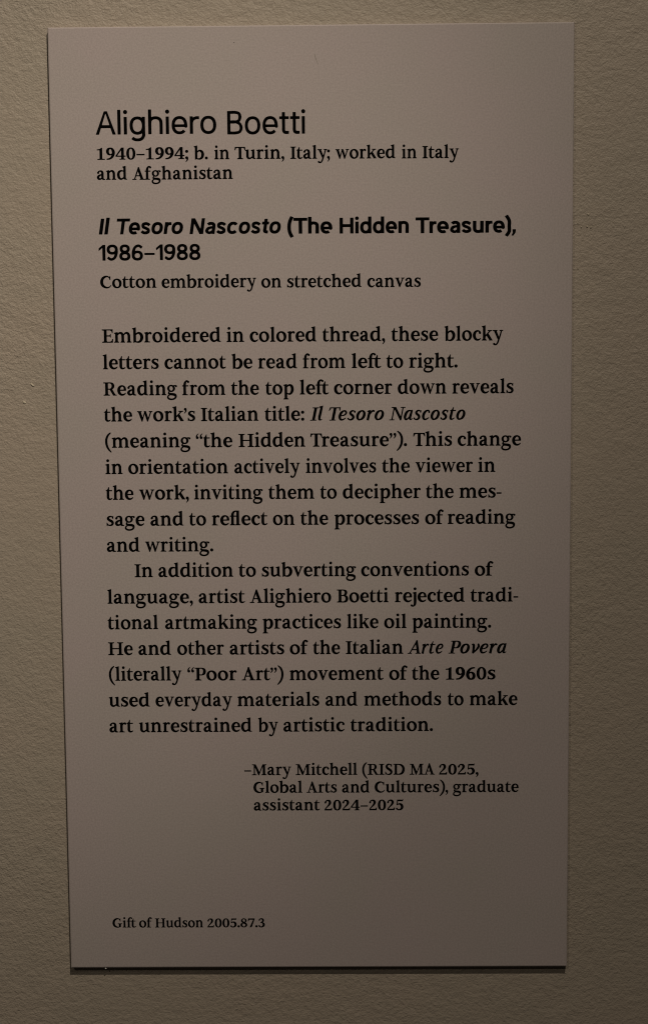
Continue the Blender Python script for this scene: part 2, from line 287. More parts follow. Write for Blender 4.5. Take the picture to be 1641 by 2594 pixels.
  'C': '1 326 3 374 11 422 27 476 47 520 68 554 91 582 128 618 170 646 202 663 242 679 274 687 312 692 346 692 364 690 408 680 428 671 450 659 494 628 500 630 521 656 528 661 552 663 558 662 561 658 563 648 563 460 562 452 560 447 552 445 522 445 514 446 510 448 507 456 482 539 472 555 454 574 431 590 407 600 388 605 365 604 331 592 288 570 252 542 220 510 202 483 186 449 176 411 168 366 167 322 172 273 184 227 200 191 222 162 252 132 294 102 334 80 360 70 382 67 418 69 450 78 483 90 504 104 520 116 572 169 586 173 592 171 599 166 604 156 603 144 565 84 548 60 534 47 520 35 500 22 462 3 420 -11 382 -19 342 -21 296 -16 252 -5 196 17 150 41 116 64 88 88 66 114 47 144 30 180 15 226 5 276',
  'D': '-3 14 -3 36 2 44 14 51 62 60 82 82 85 94 85 608 82 611 78 613 10 613 0 615 -3 620 -3 630 -3 660 0 669 12 671 302 672 400 665 458 657 486 651 508 643 546 624 570 608 592 590 629 552 652 522 669 494 681 468 690 440 696 410 699 374 698 330 695 290 689 248 682 216 674 192 661 160 645 132 626 106 604 80 578 56 544 31 508 12 470 1 432 -4 310 -6 214 -3 8 -3 2 -2 -1 2|231 596 231 88 236 79 249 64 254 61 288 61 318 64 340 70 375 80 403 92 422 102 441 116 456 129 472 147 484 165 498 187 512 218 522 244 528 269 534 308 537 356 534 402 530 421 522 440 510 464 494 489 463 528 444 544 426 558 400 572 374 584 344 596 320 602 282 606 238 607 232 604',
  'E': '-3 630 -3 664 0 669 8 671 532 671 540 671 544 668 547 658 547 490 545 482 540 477 510 477 502 480 499 488 476 573 470 578 408 611 398 613 250 613 244 610 243 602 243 382 246 373 254 371 376 372 382 376 409 434 414 440 424 443 446 442 450 436 451 426 451 256 450 248 448 244 444 243 438 247 394 303 386 308 252 309 244 306 243 298 243 98 245 84 264 62 279 56 298 55 400 55 409 56 470 86 477 92 514 178 518 184 528 187 560 186 565 182 566 174 548 10 544 0 532 -3 26 -3 16 -3 12 0 9 8 9 36 11 42 19 52 26 55 51 56 73 60 92 80 97 88 97 592 95 600 88 603 40 612 2 614 -2 620',
  'G': '1 326 1 352 6 396 13 430 23 464 36 496 50 526 69 556 91 582 114 606 146 631 186 655 220 671 252 682 284 689 320 692 352 691 394 684 426 674 464 656 504 631 510 633 529 656 536 661 560 663 568 660 571 648 570 452 566 447 560 445 526 445 518 448 515 456 486 557 477 566 462 578 449 586 427 596 410 602 392 605 376 605 359 602 339 596 316 586 271 558 232 524 218 506 204 486 194 467 184 444 172 390 167 352 167 326 172 273 180 241 186 218 198 194 208 177 234 148 262 124 300 98 331 80 358 70 384 64 404 62 436 66 442 69 445 76 444 224 434 243 428 248 374 260 368 264 365 270 365 294 366 300 368 304 380 307 666 307 672 305 674 300 675 272 673 264 668 260 611 248 606 243 592 224 591 50 590 44 588 39 580 37 532 36 502 20 474 7 444 -3 414 -11 366 -17 324 -17 290 -13 258 -6 226 4 196 16 164 32 136 49 110 68 88 88 68 112 52 136 36 166 26 190 16 222 8 258 2 298',
  'H': '-3 14 -3 36 2 44 14 51 62 60 82 82 85 94 84 584 80 594 70 608 64 612 8 620 0 624 -3 630 -3 656 -2 664 0 669 12 671 302 671 312 671 317 668 319 660 319 634 316 624 308 620 252 612 244 606 232 586 231 374 234 368 242 367 534 367 543 370 545 378 544 586 532 606 524 612 468 620 460 624 457 632 457 658 458 666 462 669 472 671 764 671 772 670 777 668 779 660 779 634 776 624 768 620 710 612 693 590 691 576 691 88 696 80 714 60 762 51 775 44 778 38 779 30 779 6 776 -1 764 -3 474 -3 464 -3 459 0 457 8 457 32 458 38 461 44 474 51 522 60 540 79 544 88 545 296 542 303 536 305 242 305 233 302 231 294 232 86 238 77 254 60 302 51 315 44 319 36 319 10 318 2 314 -1 304 -3 8 -3 2 -2 -1 2',
  'I': '-3 14 -3 36 2 44 14 51 62 60 82 83 85 96 84 584 80 594 70 608 64 612 8 620 0 623 -3 632 -2 666 2 670 10 671 304 671 314 670 318 666 319 660 319 632 316 624 308 620 252 612 242 602 231 584 231 94 234 82 254 60 302 51 315 44 319 34 318 2 314 -2 306 -3 10 -3 4 -2 -1 0 -3 6',
  'M': '-3 14 -2 38 0 42 6 47 18 52 92 60 98 64 114 81 117 92 117 598 114 601 110 603 26 619 18 622 14 626 13 634 13 662 16 669 28 671 228 671 238 670 243 668 247 660 452 231 466 207 468 209 472 219 646 667 650 670 662 671 878 671 884 670 889 668 891 660 891 634 890 626 887 622 880 619 818 605 813 602 811 598 811 92 814 82 834 60 890 51 902 44 906 38 907 32 907 6 904 -1 892 -3 596 -3 586 -2 582 2 581 34 585 44 598 51 638 60 657 80 661 88 661 488 660 500 658 504 646 479 459 18 453 4 449 0 438 -4 430 -9 426 -10 396 -4 392 -1 387 4 206 441 198 458 196 454 195 442 196 88 202 77 219 60 280 51 294 45 297 40 299 34 298 2 294 -2 286 -3 8 -3 2 -2 -1 2',
  'P': '-3 14 -3 36 2 44 14 51 62 60 82 83 85 96 85 608 82 611 78 613 10 613 0 615 -2 620 -3 626 -3 660 -1 668 4 670 12 671 322 672 346 671 396 664 432 656 462 644 486 629 512 604 532 572 546 536 554 494 555 460 548 414 535 376 516 340 499 320 476 299 448 284 420 274 384 266 344 261 300 261 238 265 234 264 232 260 232 86 248 65 255 60 312 51 326 44 330 40 331 34 331 8 329 0 324 -2 316 -3 8 -3 2 -2 -1 2|231 598 232 328 238 324 288 319 320 319 340 324 357 334 370 351 386 382 396 412 404 452 405 490 402 525 396 547 384 570 370 587 355 600 339 608 312 613 280 613 238 610 232 607',
  'R': '-3 14 -3 36 2 44 14 51 62 60 82 83 85 96 85 608 82 611 78 613 10 613 0 615 -2 620 -3 626 -3 660 -1 668 4 670 12 671 314 672 344 671 406 664 440 657 468 646 492 630 509 614 523 596 533 578 544 556 551 532 556 508 557 482 555 462 551 440 543 416 532 394 520 374 504 354 492 344 474 331 452 319 451 314 590 74 596 60 601 56 656 41 664 38 666 34 667 28 667 8 665 0 660 -2 652 -3 480 -3 470 -1 467 4 474 14 472 20 311 292 304 296 248 298 234 297 231 292 232 88 238 78 255 60 306 51 318 44 322 40 323 32 323 8 320 0 316 -2 308 -3 8 -3 2 -2 -1 2|231 598 232 360 235 358 242 356 306 354 328 356 346 362 362 374 380 394 396 420 404 445 410 470 411 498 406 530 398 554 386 573 371 590 355 602 338 608 302 613 238 610 232 606',
  'S': '13 186 14 198 20 202 48 203 58 200 62 194 86 133 106 97 114 88 122 82 149 70 171 64 190 62 212 62 230 64 250 70 273 78 288 88 300 99 318 125 326 152 324 172 312 195 301 212 280 230 216 276 162 311 138 329 120 344 85 384 59 420 43 456 37 492 40 526 47 550 58 574 72 598 87 616 100 631 122 649 144 662 168 673 194 681 224 687 254 688 272 686 296 680 318 670 340 658 370 638 374 640 390 664 396 669 414 671 424 669 426 664 427 658 427 500 426 492 422 487 400 481 392 483 384 487 376 502 358 550 346 569 330 584 311 596 291 604 274 608 260 608 243 602 223 590 206 576 196 564 188 550 182 531 178 512 181 502 190 485 208 465 225 448 242 434 304 398 380 343 414 312 428 294 438 276 451 250 461 220 467 186 467 160 463 136 454 110 441 84 422 58 396 31 366 10 336 -4 298 -13 272 -16 234 -16 174 -8 146 -1 122 8 104 18 82 32 78 30 62 4 56 -1 48 -3 24 -2 19 2 17 8',
  'T': '-2 494 20 660 22 666 28 670 556 671 564 670 569 668 573 656 594 498 593 490 588 486 554 485 546 489 502 580 496 586 466 607 456 609 380 609 374 608 371 604 371 88 376 80 394 60 442 51 455 44 458 38 459 30 459 6 456 0 444 -3 148 -3 138 -2 134 2 133 34 138 44 150 51 198 60 216 80 221 88 221 598 219 606 216 608 210 609 136 609 126 607 96 586 90 580 51 496 46 488 38 485 6 485 0 488',
  'a': '1 138 1 152 5 170 17 198 40 230 72 259 106 281 132 293 168 303 242 318 246 320 249 324 246 382 242 416 233 428 216 438 200 443 182 444 162 440 150 433 145 426 142 414 143 382 140 368 134 356 124 344 112 334 100 328 84 325 68 326 50 333 36 344 25 358 19 374 17 392 21 410 29 424 38 435 52 446 72 470 88 485 110 499 134 510 170 520 204 525 240 525 280 518 310 505 334 487 355 460 371 426 384 380 389 338 385 250 384 172 386 83 391 76 419 56 450 49 468 38 471 30 470 4 468 -1 462 -3 402 -7 366 -7 344 -5 326 0 310 7 296 17 280 34 276 36 230 9 194 -4 170 -8 142 -9 120 -7 100 -3 80 5 62 16 44 34 32 48 18 70 8 94 3 114|143 136 146 121 152 106 160 100 176 95 190 93 204 94 226 102 246 111 247 116 244 148 244 184 247 228 246 236 239 236 208 218 190 206 175 194 164 182 152 163 145 148',
  'b': '-6 706 -4 712 2 716 44 724 150 754 178 758 186 757 190 752 191 746 191 480 192 468 196 468 213 486 228 498 246 509 264 518 282 524 306 529 326 531 350 530 372 526 396 519 424 508 444 497 476 472 492 456 509 434 522 412 536 382 547 352 554 326 560 280 560 246 556 214 550 186 541 158 530 132 515 104 501 82 482 60 460 39 440 23 416 9 384 -5 354 -14 328 -19 298 -20 256 -16 220 -10 170 4 160 5 124 4 92 -12 62 -17 58 -16 54 -14 53 -2 53 620 44 648 40 656 34 660 4 668 -1 672 -4 680|191 346 192 74 196 70 208 66 240 61 276 64 302 70 316 78 328 86 352 111 370 138 384 174 396 228 400 276 396 311 384 349 368 380 348 406 322 426 314 431 304 432 274 426 257 418 246 412 195 362 192 356',
  'c': '-6 266 -4 302 1 332 9 360 20 388 37 416 57 442 80 466 102 483 128 500 150 510 178 518 208 523 230 524 268 523 298 517 326 508 354 495 376 478 390 462 416 426 423 408 427 386 425 370 419 354 412 344 404 337 384 327 362 325 334 332 322 339 312 349 303 360 298 372 295 386 295 398 298 412 305 428 304 434 287 442 266 445 249 442 229 432 206 416 188 398 172 371 158 340 152 312 148 276 150 246 156 208 168 169 186 135 208 106 219 98 230 92 245 86 264 83 280 84 297 86 340 100 388 127 400 131 410 128 419 120 423 110 421 100 388 58 368 39 332 14 298 -3 264 -12 228 -14 194 -10 160 0 124 18 88 43 59 72 37 102 19 136 6 174 -2 216',
  'd': '-7 270 -5 306 1 340 10 372 23 402 39 432 57 458 74 477 98 496 126 511 156 521 194 529 228 532 254 530 282 526 314 517 344 505 348 506 349 512 349 612 348 627 340 651 336 656 300 668 295 672 292 680 290 704 290 710 292 713 300 716 340 724 446 754 476 758 484 756 487 744 487 100 498 65 504 56 546 41 553 36 555 28 555 8 552 0 542 -3 482 -3 418 5 370 27 354 31 350 34 348 46 346 49 316 24 292 9 270 -2 244 -10 210 -14 188 -13 162 -7 136 3 100 24 74 47 51 72 34 98 18 132 5 176 -4 226|148 278 148 254 152 214 162 167 168 150 178 133 188 116 200 102 211 94 221 90 234 87 248 88 273 98 308 120 344 152 349 160 349 420 347 428 341 432 306 444 272 448 252 445 234 440 215 432 197 420 178 400 166 375 152 323',
  'e': '-6 268 -5 296 0 328 8 358 20 388 34 412 52 438 74 463 94 481 114 495 138 507 166 516 196 522 222 525 250 525 280 520 312 511 346 495 376 473 403 446 423 418 430 402 436 382 446 314 451 300 451 264 449 256 436 241 426 237 156 236 152 234 152 228 162 186 174 156 186 134 198 118 218 99 239 88 274 83 305 88 346 102 398 131 410 135 422 133 430 126 435 114 433 104 404 64 384 42 348 17 312 -1 276 -11 236 -14 198 -11 162 -1 126 17 90 42 59 72 37 102 19 136 6 176 -3 222|150 306 151 302 156 301 284 303 318 306 321 312 318 370 308 401 298 421 289 430 277 436 264 442 252 443 234 440 210 426 190 406 174 382 158 343',
  'f': '-3 14 -3 32 0 38 10 46 30 54 36 58 55 80 57 92 57 432 54 435 52 437 8 437 0 440 -3 450 -2 492 0 497 6 499 48 499 54 502 62 564 69 590 79 618 90 642 108 672 126 696 142 713 178 739 196 749 214 755 228 758 244 759 258 757 272 753 340 720 350 713 359 704 365 694 369 682 371 670 370 658 367 646 362 636 354 627 344 619 336 614 314 609 294 612 276 621 262 636 251 662 244 668 238 666 224 648 214 627 208 597 200 543 197 508 198 502 200 500 312 499 320 497 323 490 323 446 321 442 318 438 308 437 204 437 198 435 196 430 196 84 202 73 219 56 272 47 286 41 291 32 290 4 286 -2 278 -3 10 -3 4 -2 -1 0 -3 6',
  'g': '-16 -104 -14 -84 -9 -64 0 -44 10 -26 30 -2 46 10 71 24 74 28 54 52 43 68 36 86 33 106 35 122 41 140 60 174 74 192 74 197 42 230 21 260 7 294 1 330 2 362 10 394 24 424 42 450 70 477 104 499 142 514 180 522 214 523 246 519 274 512 308 498 324 503 366 509 406 511 462 506 474 502 488 494 497 484 504 470 507 456 506 444 502 430 495 418 484 408 472 401 450 397 430 402 418 409 409 418 394 446 382 450 374 449 372 446 389 416 400 388 406 360 407 330 401 296 390 266 376 242 354 217 330 197 306 182 282 171 256 163 228 158 196 157 174 159 136 166 132 162 126 152 121 136 122 132 127 128 143 122 160 117 244 110 312 108 350 102 384 92 410 81 430 70 450 55 466 36 479 12 487 -18 490 -48 486 -82 477 -112 462 -140 441 -170 418 -192 386 -212 354 -227 310 -241 276 -248 238 -252 192 -252 152 -248 120 -242 86 -232 62 -220 36 -202 15 -180 -1 -156 -12 -130|76 -86 78 -102 87 -118 105 -136 121 -146 143 -154 173 -162 204 -167 236 -167 263 -164 291 -156 322 -144 341 -134 356 -122 366 -108 374 -90 377 -72 372 -57 364 -46 352 -40 321 -30 286 -22 152 -6 145 -8 112 -32 89 -50 80 -66|123 348 124 332 126 314 132 297 138 281 148 266 157 256 169 246 182 238 194 234 208 231 220 233 233 236 245 244 256 252 266 264 274 278 281 298 285 322 284 348 280 374 270 397 258 416 242 432 226 442 208 448 190 448 173 442 156 432 142 416 132 397 126 374',
  'h': '-3 14 -3 32 0 38 10 46 30 54 36 58 55 80 57 92 57 620 48 648 44 656 38 660 8 668 3 672 0 680 -2 708 0 713 6 716 48 724 152 754 188 758 193 754 195 746 196 480 198 479 200 480 216 496 232 509 260 524 294 536 328 539 362 535 400 522 432 502 455 480 467 462 478 440 501 384 505 368 506 84 510 76 527 56 558 46 568 38 571 30 571 4 566 -1 556 -3 330 -3 322 -2 319 2 317 8 317 26 319 38 346 58 364 77 367 84 367 342 366 351 356 379 345 406 337 416 324 430 314 436 306 438 281 432 251 416 200 370 195 362 195 84 198 77 217 56 244 45 253 38 255 30 255 14 255 6 253 0 248 -2 242 -3 8 -3 2 -2 -1 2',
  'i': '-3 14 -3 32 0 39 10 46 40 57 58 78 61 88 61 414 54 432 48 440 14 448 7 452 5 462 6 490 9 494 14 496 140 526 184 527 194 526 198 522 199 512 199 84 203 76 222 56 252 47 264 38 267 28 266 2 262 -2 254 -3 8 -3 2 -2 -1 2|53 684 55 700 59 714 66 726 74 736 86 746 98 753 112 757 128 759 144 757 158 753 170 746 180 738 190 726 197 714 201 700 203 684 201 668 197 654 190 642 182 632 170 622 158 615 144 611 128 609 112 611 98 615 86 622 76 630 66 642 59 654 55 668',
  'j': '-99 -168 -95 -148 -83 -130 -64 -117 -44 -113 -26 -116 -8 -126 -1 -134 5 -144 12 -167 16 -169 21 -168 32 -158 42 -144 50 -121 58 -92 61 -42 61 412 56 425 48 440 14 448 7 452 5 462 6 490 10 494 16 497 140 526 184 527 194 526 198 522 199 514 199 208 202 50 199 -12 193 -64 186 -100 177 -126 165 -150 151 -170 136 -185 116 -205 96 -219 76 -230 56 -238 32 -243 10 -245 -10 -243 -28 -238 -64 -224 -74 -216 -90 -198 -97 -184|53 684 55 700 59 714 66 726 74 736 86 746 98 753 112 757 128 759 144 757 158 753 170 746 180 738 190 726 197 714 201 700 203 684 201 668 197 654 190 642 182 632 170 622 158 615 144 611 128 609 112 611 98 615 86 622 76 630 66 642 59 654 55 668',
  'k': '-3 14 -3 32 0 38 10 46 30 54 36 58 55 80 57 92 57 620 48 648 44 656 38 660 8 668 3 672 0 680 -2 708 0 713 6 716 48 724 152 754 188 758 194 754 195 746 195 302 196 290 200 291 208 298 363 464 363 468 358 469 304 476 296 479 293 486 293 510 294 518 298 521 306 523 412 523 426 525 440 523 520 523 526 521 530 518 531 488 528 479 522 476 488 469 466 458 447 454 352 354 349 348 354 336 526 64 533 48 549 40 553 36 555 28 555 4 550 -1 542 -3 376 -3 366 -1 363 2 364 6 379 20 380 24 379 28 250 229 244 236 240 235 229 224 196 188 195 86 198 78 217 56 246 46 256 38 259 30 259 10 258 4 256 0 244 -3 8 -3 2 -2 -1 2',
  'l': '-3 14 -3 32 0 38 10 46 30 54 36 58 55 80 57 92 57 620 48 648 44 656 38 660 8 668 3 672 0 680 -2 708 0 713 6 716 48 724 152 754 188 758 194 754 195 744 195 86 198 77 217 56 242 46 252 38 255 30 255 4 250 -1 242 -3 10 -3 4 -2 -1 0 -3 6',
  'm': '-3 14 -3 32 0 38 8 45 32 58 50 79 53 90 53 414 46 432 40 440 6 448 -1 452 -3 460 -3 486 -1 492 2 495 132 526 180 527 186 525 190 520 191 484 194 479 212 496 228 508 262 527 284 534 304 538 324 539 342 538 366 533 390 525 408 516 428 503 453 478 463 462 476 436 480 434 497 466 508 482 522 496 542 511 566 524 592 534 620 539 640 539 658 537 678 532 702 524 718 516 747 494 761 480 773 462 785 438 806 386 811 366 812 84 816 76 833 56 862 46 872 38 875 30 875 8 874 2 870 -1 860 -3 644 -3 636 -2 631 2 629 8 629 24 631 36 656 61 670 78 673 84 673 342 662 382 651 408 630 430 620 436 612 438 587 432 557 416 506 370 501 362 501 86 504 78 520 59 545 36 547 30 547 8 546 2 542 -1 532 -3 332 -3 324 -2 319 2 317 8 317 24 319 36 343 58 360 77 363 84 363 342 352 382 341 406 321 428 310 436 302 438 293 436 277 432 247 416 196 370 191 362 191 84 194 77 213 56 240 45 249 38 251 30 251 14 251 6 249 0 244 -2 238 -3 8 -3 2 -2 -1 2',
  'n': '-3 14 -3 32 0 38 8 45 32 58 50 79 53 90 53 414 46 432 40 440 6 448 -1 452 -3 460 -3 482 0 492 8 497 132 526 180 527 186 525 190 520 191 484 194 479 222 504 252 522 284 534 318 539 348 537 380 528 408 516 434 497 452 478 466 456 496 386 500 370 502 82 506 75 524 56 554 46 564 38 567 26 567 6 564 0 560 -2 554 -3 328 -3 320 -2 315 2 313 8 313 26 315 38 342 58 360 77 363 84 363 342 362 351 352 379 341 406 321 428 310 436 302 438 293 436 277 432 247 416 196 370 191 362 191 84 194 77 213 56 240 45 249 38 251 30 251 14 251 6 249 0 244 -2 238 -3 8 -3 2 -2 -1 2',
  'o': '-3 250 0 302 5 330 12 354 22 380 33 402 48 424 64 444 83 464 100 478 120 491 142 503 168 513 192 520 218 525 244 527 270 527 298 524 322 520 346 513 370 503 390 492 410 479 430 462 448 444 465 424 479 402 491 378 500 354 507 330 512 302 515 270 515 240 512 212 507 182 500 158 490 132 479 110 466 90 450 70 430 49 412 34 392 21 370 9 344 -1 320 -8 294 -13 268 -15 242 -15 214 -12 190 -8 166 -1 142 9 120 21 100 35 80 52 63 68 45 92 31 114 19 140 11 162 3 192 -2 224|141 286 146 232 158 184 178 139 190 121 204 104 220 88 235 78 252 72 268 69 282 69 298 74 312 80 324 90 336 103 346 118 360 154 368 192 371 240 366 286 352 333 334 374 322 393 308 408 295 422 280 432 266 438 251 442 238 444 223 442 209 436 197 430 186 420 174 406 164 390 156 372 146 333',
  'p': '-7 -230 -7 -212 -4 -206 6 -198 26 -190 32 -186 50 -165 53 -154 53 412 48 425 40 440 6 448 -1 452 -3 464 -3 484 -1 492 8 497 130 526 142 527 180 527 188 524 191 516 191 474 194 467 218 491 244 508 276 522 308 530 338 531 370 526 404 515 432 501 452 487 467 474 482 456 494 436 505 414 515 384 529 318 533 280 533 252 528 204 522 178 513 152 489 102 463 64 430 31 410 16 388 3 370 -6 350 -13 332 -17 312 -18 294 -18 272 -14 236 -3 216 7 196 20 192 20 192 -162 198 -170 214 -188 252 -197 264 -205 267 -212 267 -234 266 -242 262 -245 252 -247 4 -247 -2 -246 -5 -242|191 346 192 98 199 92 231 76 246 70 276 68 298 72 309 78 322 91 344 121 358 153 368 194 376 240 377 288 370 342 360 378 346 402 324 424 310 431 292 431 259 420 241 408 194 361 192 356',
  'r': '-3 14 -3 32 0 38 8 45 27 54 33 58 51 80 53 92 53 414 46 432 40 440 6 448 -1 452 -3 464 -3 484 -1 492 8 497 138 527 180 527 188 524 191 518 191 484 194 479 232 512 250 521 266 527 288 530 308 528 330 522 344 514 355 506 364 494 375 478 380 464 381 450 379 436 374 424 365 412 354 403 340 397 324 395 310 397 298 401 286 409 277 420 268 436 262 437 244 426 230 413 194 362 191 354 192 82 206 63 215 56 272 47 286 41 289 36 291 30 291 8 289 0 284 -2 276 -3 8 -3 2 -2 -1 2',
  's': '5 160 7 170 12 175 44 175 52 173 57 166 70 126 74 117 101 86 111 80 124 74 158 69 182 71 212 80 234 94 246 112 252 132 250 145 242 164 234 172 223 180 110 251 78 278 57 300 37 326 25 354 21 382 26 412 32 428 42 446 54 462 68 478 84 491 102 502 124 512 144 519 166 524 190 527 228 525 250 520 270 514 306 495 310 496 323 510 330 514 352 512 360 508 363 500 356 372 354 364 350 360 342 360 304 374 301 382 298 410 290 422 274 439 250 449 236 451 214 451 200 448 185 442 170 432 158 422 150 413 147 402 148 396 152 390 186 362 290 303 318 284 342 260 360 232 370 210 378 182 381 152 379 130 374 110 364 86 347 60 328 40 308 23 284 9 258 0 228 -6 182 -7 140 -1 106 10 74 28 70 26 54 8 48 3 40 2 16 5 11 8 9 16',
  't': '-3 466 -3 480 2 488 57 512 66 520 102 563 140 650 148 655 168 658 178 657 183 650 183 512 186 505 194 503 320 503 326 502 329 498 331 490 331 452 329 446 326 442 316 441 190 441 186 439 183 434 183 146 190 94 194 86 205 80 224 75 242 74 276 82 322 104 332 104 340 100 346 94 348 88 348 80 346 74 318 38 306 26 292 16 262 1 232 -9 194 -13 164 -10 136 -3 112 9 93 26 73 50 61 72 52 94 46 116 42 142 41 164 45 236 45 444 42 447 40 449 2 450 -2 456',
  'u': '-3 466 -2 488 0 493 6 496 136 527 180 527 186 526 189 522 191 512 192 158 200 118 206 102 214 94 228 88 240 84 248 84 275 92 310 112 356 150 361 158 360 414 354 432 348 440 314 448 307 452 305 464 305 484 307 492 316 497 440 526 486 527 496 525 498 520 499 512 499 98 510 65 515 56 554 41 561 36 563 28 563 10 561 0 552 -3 498 -3 442 5 394 33 382 44 366 47 358 54 326 26 298 8 270 -5 242 -11 208 -12 174 -6 142 6 118 22 103 36 92 50 70 90 58 95 54 100 51 172 53 230 52 414 41 440 36 442 2 450 -2 456',
  'v': '-3 494 -2 516 0 521 6 523 228 523 240 520 242 516 243 510 243 488 241 480 234 476 205 468 202 466 201 460 286 218 290 212 292 211 298 222 386 462 386 466 382 469 342 476 336 480 333 484 333 492 333 512 335 520 340 522 346 523 516 523 524 522 529 518 531 512 531 488 528 479 522 476 489 468 466 456 461 452 287 2 284 -6 280 -9 272 -11 238 -11 232 -9 228 -4 58 452 54 458 36 468 2 478 -2 484',
  'w': '-3 494 -2 516 0 521 6 523 222 523 228 522 232 520 235 510 235 488 233 480 228 476 200 468 196 465 196 460 266 229 268 221 272 218 276 226 343 454 342 461 328 510 328 518 332 522 338 523 430 523 440 521 444 517 447 508 542 212 544 204 548 202 552 212 635 460 633 464 626 468 590 476 584 480 581 484 581 492 581 512 583 520 588 522 594 523 760 523 768 520 771 510 771 486 767 478 760 475 732 468 710 456 706 452 542 0 536 -9 526 -11 492 -11 486 -8 483 -2 380 336 374 353 372 352 368 344 268 -4 264 -9 258 -11 222 -11 214 -8 209 2 57 452 53 456 32 468 2 478 -2 484',
  'y': '-3 494 -2 516 0 521 6 523 228 523 240 520 243 512 242 482 236 476 212 468 210 464 210 460 310 205 314 196 316 194 324 211 354 297 399 460 398 466 394 469 350 476 344 480 341 490 341 512 343 518 346 522 352 523 420 523 436 531 448 533 460 531 476 523 530 523 536 520 539 516 539 486 536 479 528 475 500 468 479 456 475 452 437 308 410 214 314 -78 296 -122 269 -166 238 -204 206 -228 188 -237 168 -243 136 -248 106 -247 88 -242 68 -232 42 -223 28 -212 17 -194 13 -174 16 -154 24 -138 38 -124 54 -116 74 -113 94 -117 112 -129 124 -144 131 -166 134 -170 140 -170 152 -168 169 -158 180 -148 190 -133 218 -85 240 -22 258 30 258 38 70 451 66 456 38 468 2 477 -2 482',
  '–': '-3 242 -3 294 0 300 6 303 398 303 408 301 411 294 411 234 408 228 402 225 8 225 2 226 -1 230',
  '’': '5 600 6 612 10 626 16 638 25 650 36 659 48 665 60 669 74 671 88 670 102 666 114 660 124 652 133 642 140 630 144 620 147 606 146 530 140 506 130 482 111 452 87 424 70 410 38 386 26 381 16 383 10 388 6 396 6 404 10 412 38 446 48 462 60 494 65 524 62 530 38 540 21 556 9 576',
  '“': '1 512 1 550 5 572 15 600 30 626 58 661 80 680 116 705 126 707 134 703 142 694 141 682 136 672 108 641 100 628 88 597 83 568 84 562 86 558 106 550 122 539 131 528 138 514 142 498 143 482 139 464 130 448 122 438 112 430 100 423 90 419 66 417 52 420 40 424 21 438 7 460 1 482|193 512 193 550 197 572 207 600 222 626 250 661 272 680 308 705 318 707 326 703 334 694 333 682 328 672 300 641 292 628 280 597 275 568 276 562 278 558 298 550 314 539 323 528 330 514 334 498 335 482 331 464 322 448 314 438 304 430 292 423 282 419 258 417 244 420 232 424 213 438 199 460 193 482',
  '”': '5 600 6 612 10 626 16 638 25 650 36 659 48 665 60 669 74 671 88 670 102 666 114 660 124 652 133 642 140 630 144 620 147 606 146 530 140 506 130 482 111 452 87 424 70 410 38 386 26 381 16 383 10 388 6 396 6 404 10 412 38 446 48 462 60 494 65 524 62 530 38 540 21 556 9 576|197 600 198 612 202 626 208 638 217 650 228 659 240 665 252 669 266 671 280 670 294 666 306 660 316 652 325 642 332 630 336 620 339 606 338 530 332 506 322 482 303 452 279 424 262 410 230 386 218 381 208 383 202 388 198 396 198 404 202 412 230 446 240 462 252 494 257 524 254 530 230 540 213 556 201 576'},
 'o': {
  'I': '0 6 55 396 58 399 62 401 136 400 139 398 139 392 84 4 82 0 76 -1 8 -1 2 1',
  'N': '0 6 53 386 55 396 56 399 64 401 140 401 146 400 150 398 266 159 272 147 274 144 276 145 278 152 313 398 316 400 322 401 390 401 396 399 397 394 394 376 344 14 340 2 338 0 334 -1 256 -1 250 0 246 2 128 249 122 256 120 255 119 248 84 2 80 0 76 -1 8 -1 2 1',
  'T': '46 330 55 394 56 399 60 401 374 401 380 400 384 398 384 392 375 332 374 328 372 326 366 324 258 324 254 324 252 320 207 8 206 2 204 0 130 -1 124 1 123 4 166 316 166 322 164 324 160 324 52 324 48 326',
  'a': '12 76 12 88 15 100 25 124 35 140 48 155 66 171 84 181 106 188 156 196 186 199 191 202 192 214 189 222 182 227 168 230 154 229 142 226 132 220 122 208 118 207 116 208 91 230 61 260 60 262 62 266 78 282 98 294 122 303 148 307 184 307 206 303 226 296 244 284 258 270 267 256 273 240 276 226 277 208 248 4 247 -2 245 -4 238 -5 172 4 162 7 140 -1 124 -4 100 -3 74 3 62 8 48 17 39 24 28 34 21 44 16 54 13 66|94 78 96 74 102 68 112 66 124 66 139 72 170 90 174 93 176 98 180 130 180 134 178 136 174 136 156 132 138 126 120 116 112 110 104 101 97 88',
  'c': '18 120 19 148 24 174 32 202 41 224 54 246 68 261 88 279 108 292 130 301 154 306 194 307 214 304 236 298 256 287 266 279 275 270 287 254 288 250 284 246 224 206 220 207 213 218 207 222 194 228 184 230 172 230 160 227 151 224 136 214 126 202 114 182 109 166 104 140 103 112 105 100 108 91 113 84 120 78 128 73 140 70 150 70 164 72 174 76 183 80 190 86 202 98 206 100 211 96 261 48 262 44 261 42 246 27 236 18 220 9 206 3 192 -2 160 -7 134 -7 116 -5 96 0 80 7 70 14 54 26 44 38 35 52 28 66 23 82 20 100',
  'e': '18 118 20 148 25 180 34 208 44 230 57 250 75 270 94 284 114 295 138 303 162 307 194 307 224 301 246 291 266 276 280 258 291 238 298 218 302 198 303 186 303 132 301 122 298 112 293 106 284 98 272 92 260 90 244 93 230 102 224 103 112 103 108 102 106 100 108 92 114 81 122 75 132 71 144 70 158 72 169 76 184 84 186 85 190 83 227 20 227 18 224 14 204 3 188 -2 170 -5 158 -7 130 -7 114 -5 98 -1 76 9 62 18 50 30 42 40 34 54 28 66 23 82 20 100|112 176 114 172 118 172 214 172 217 174 218 178 216 198 214 208 210 215 205 220 200 225 192 228 182 230 164 229 146 222 132 210 120 193',
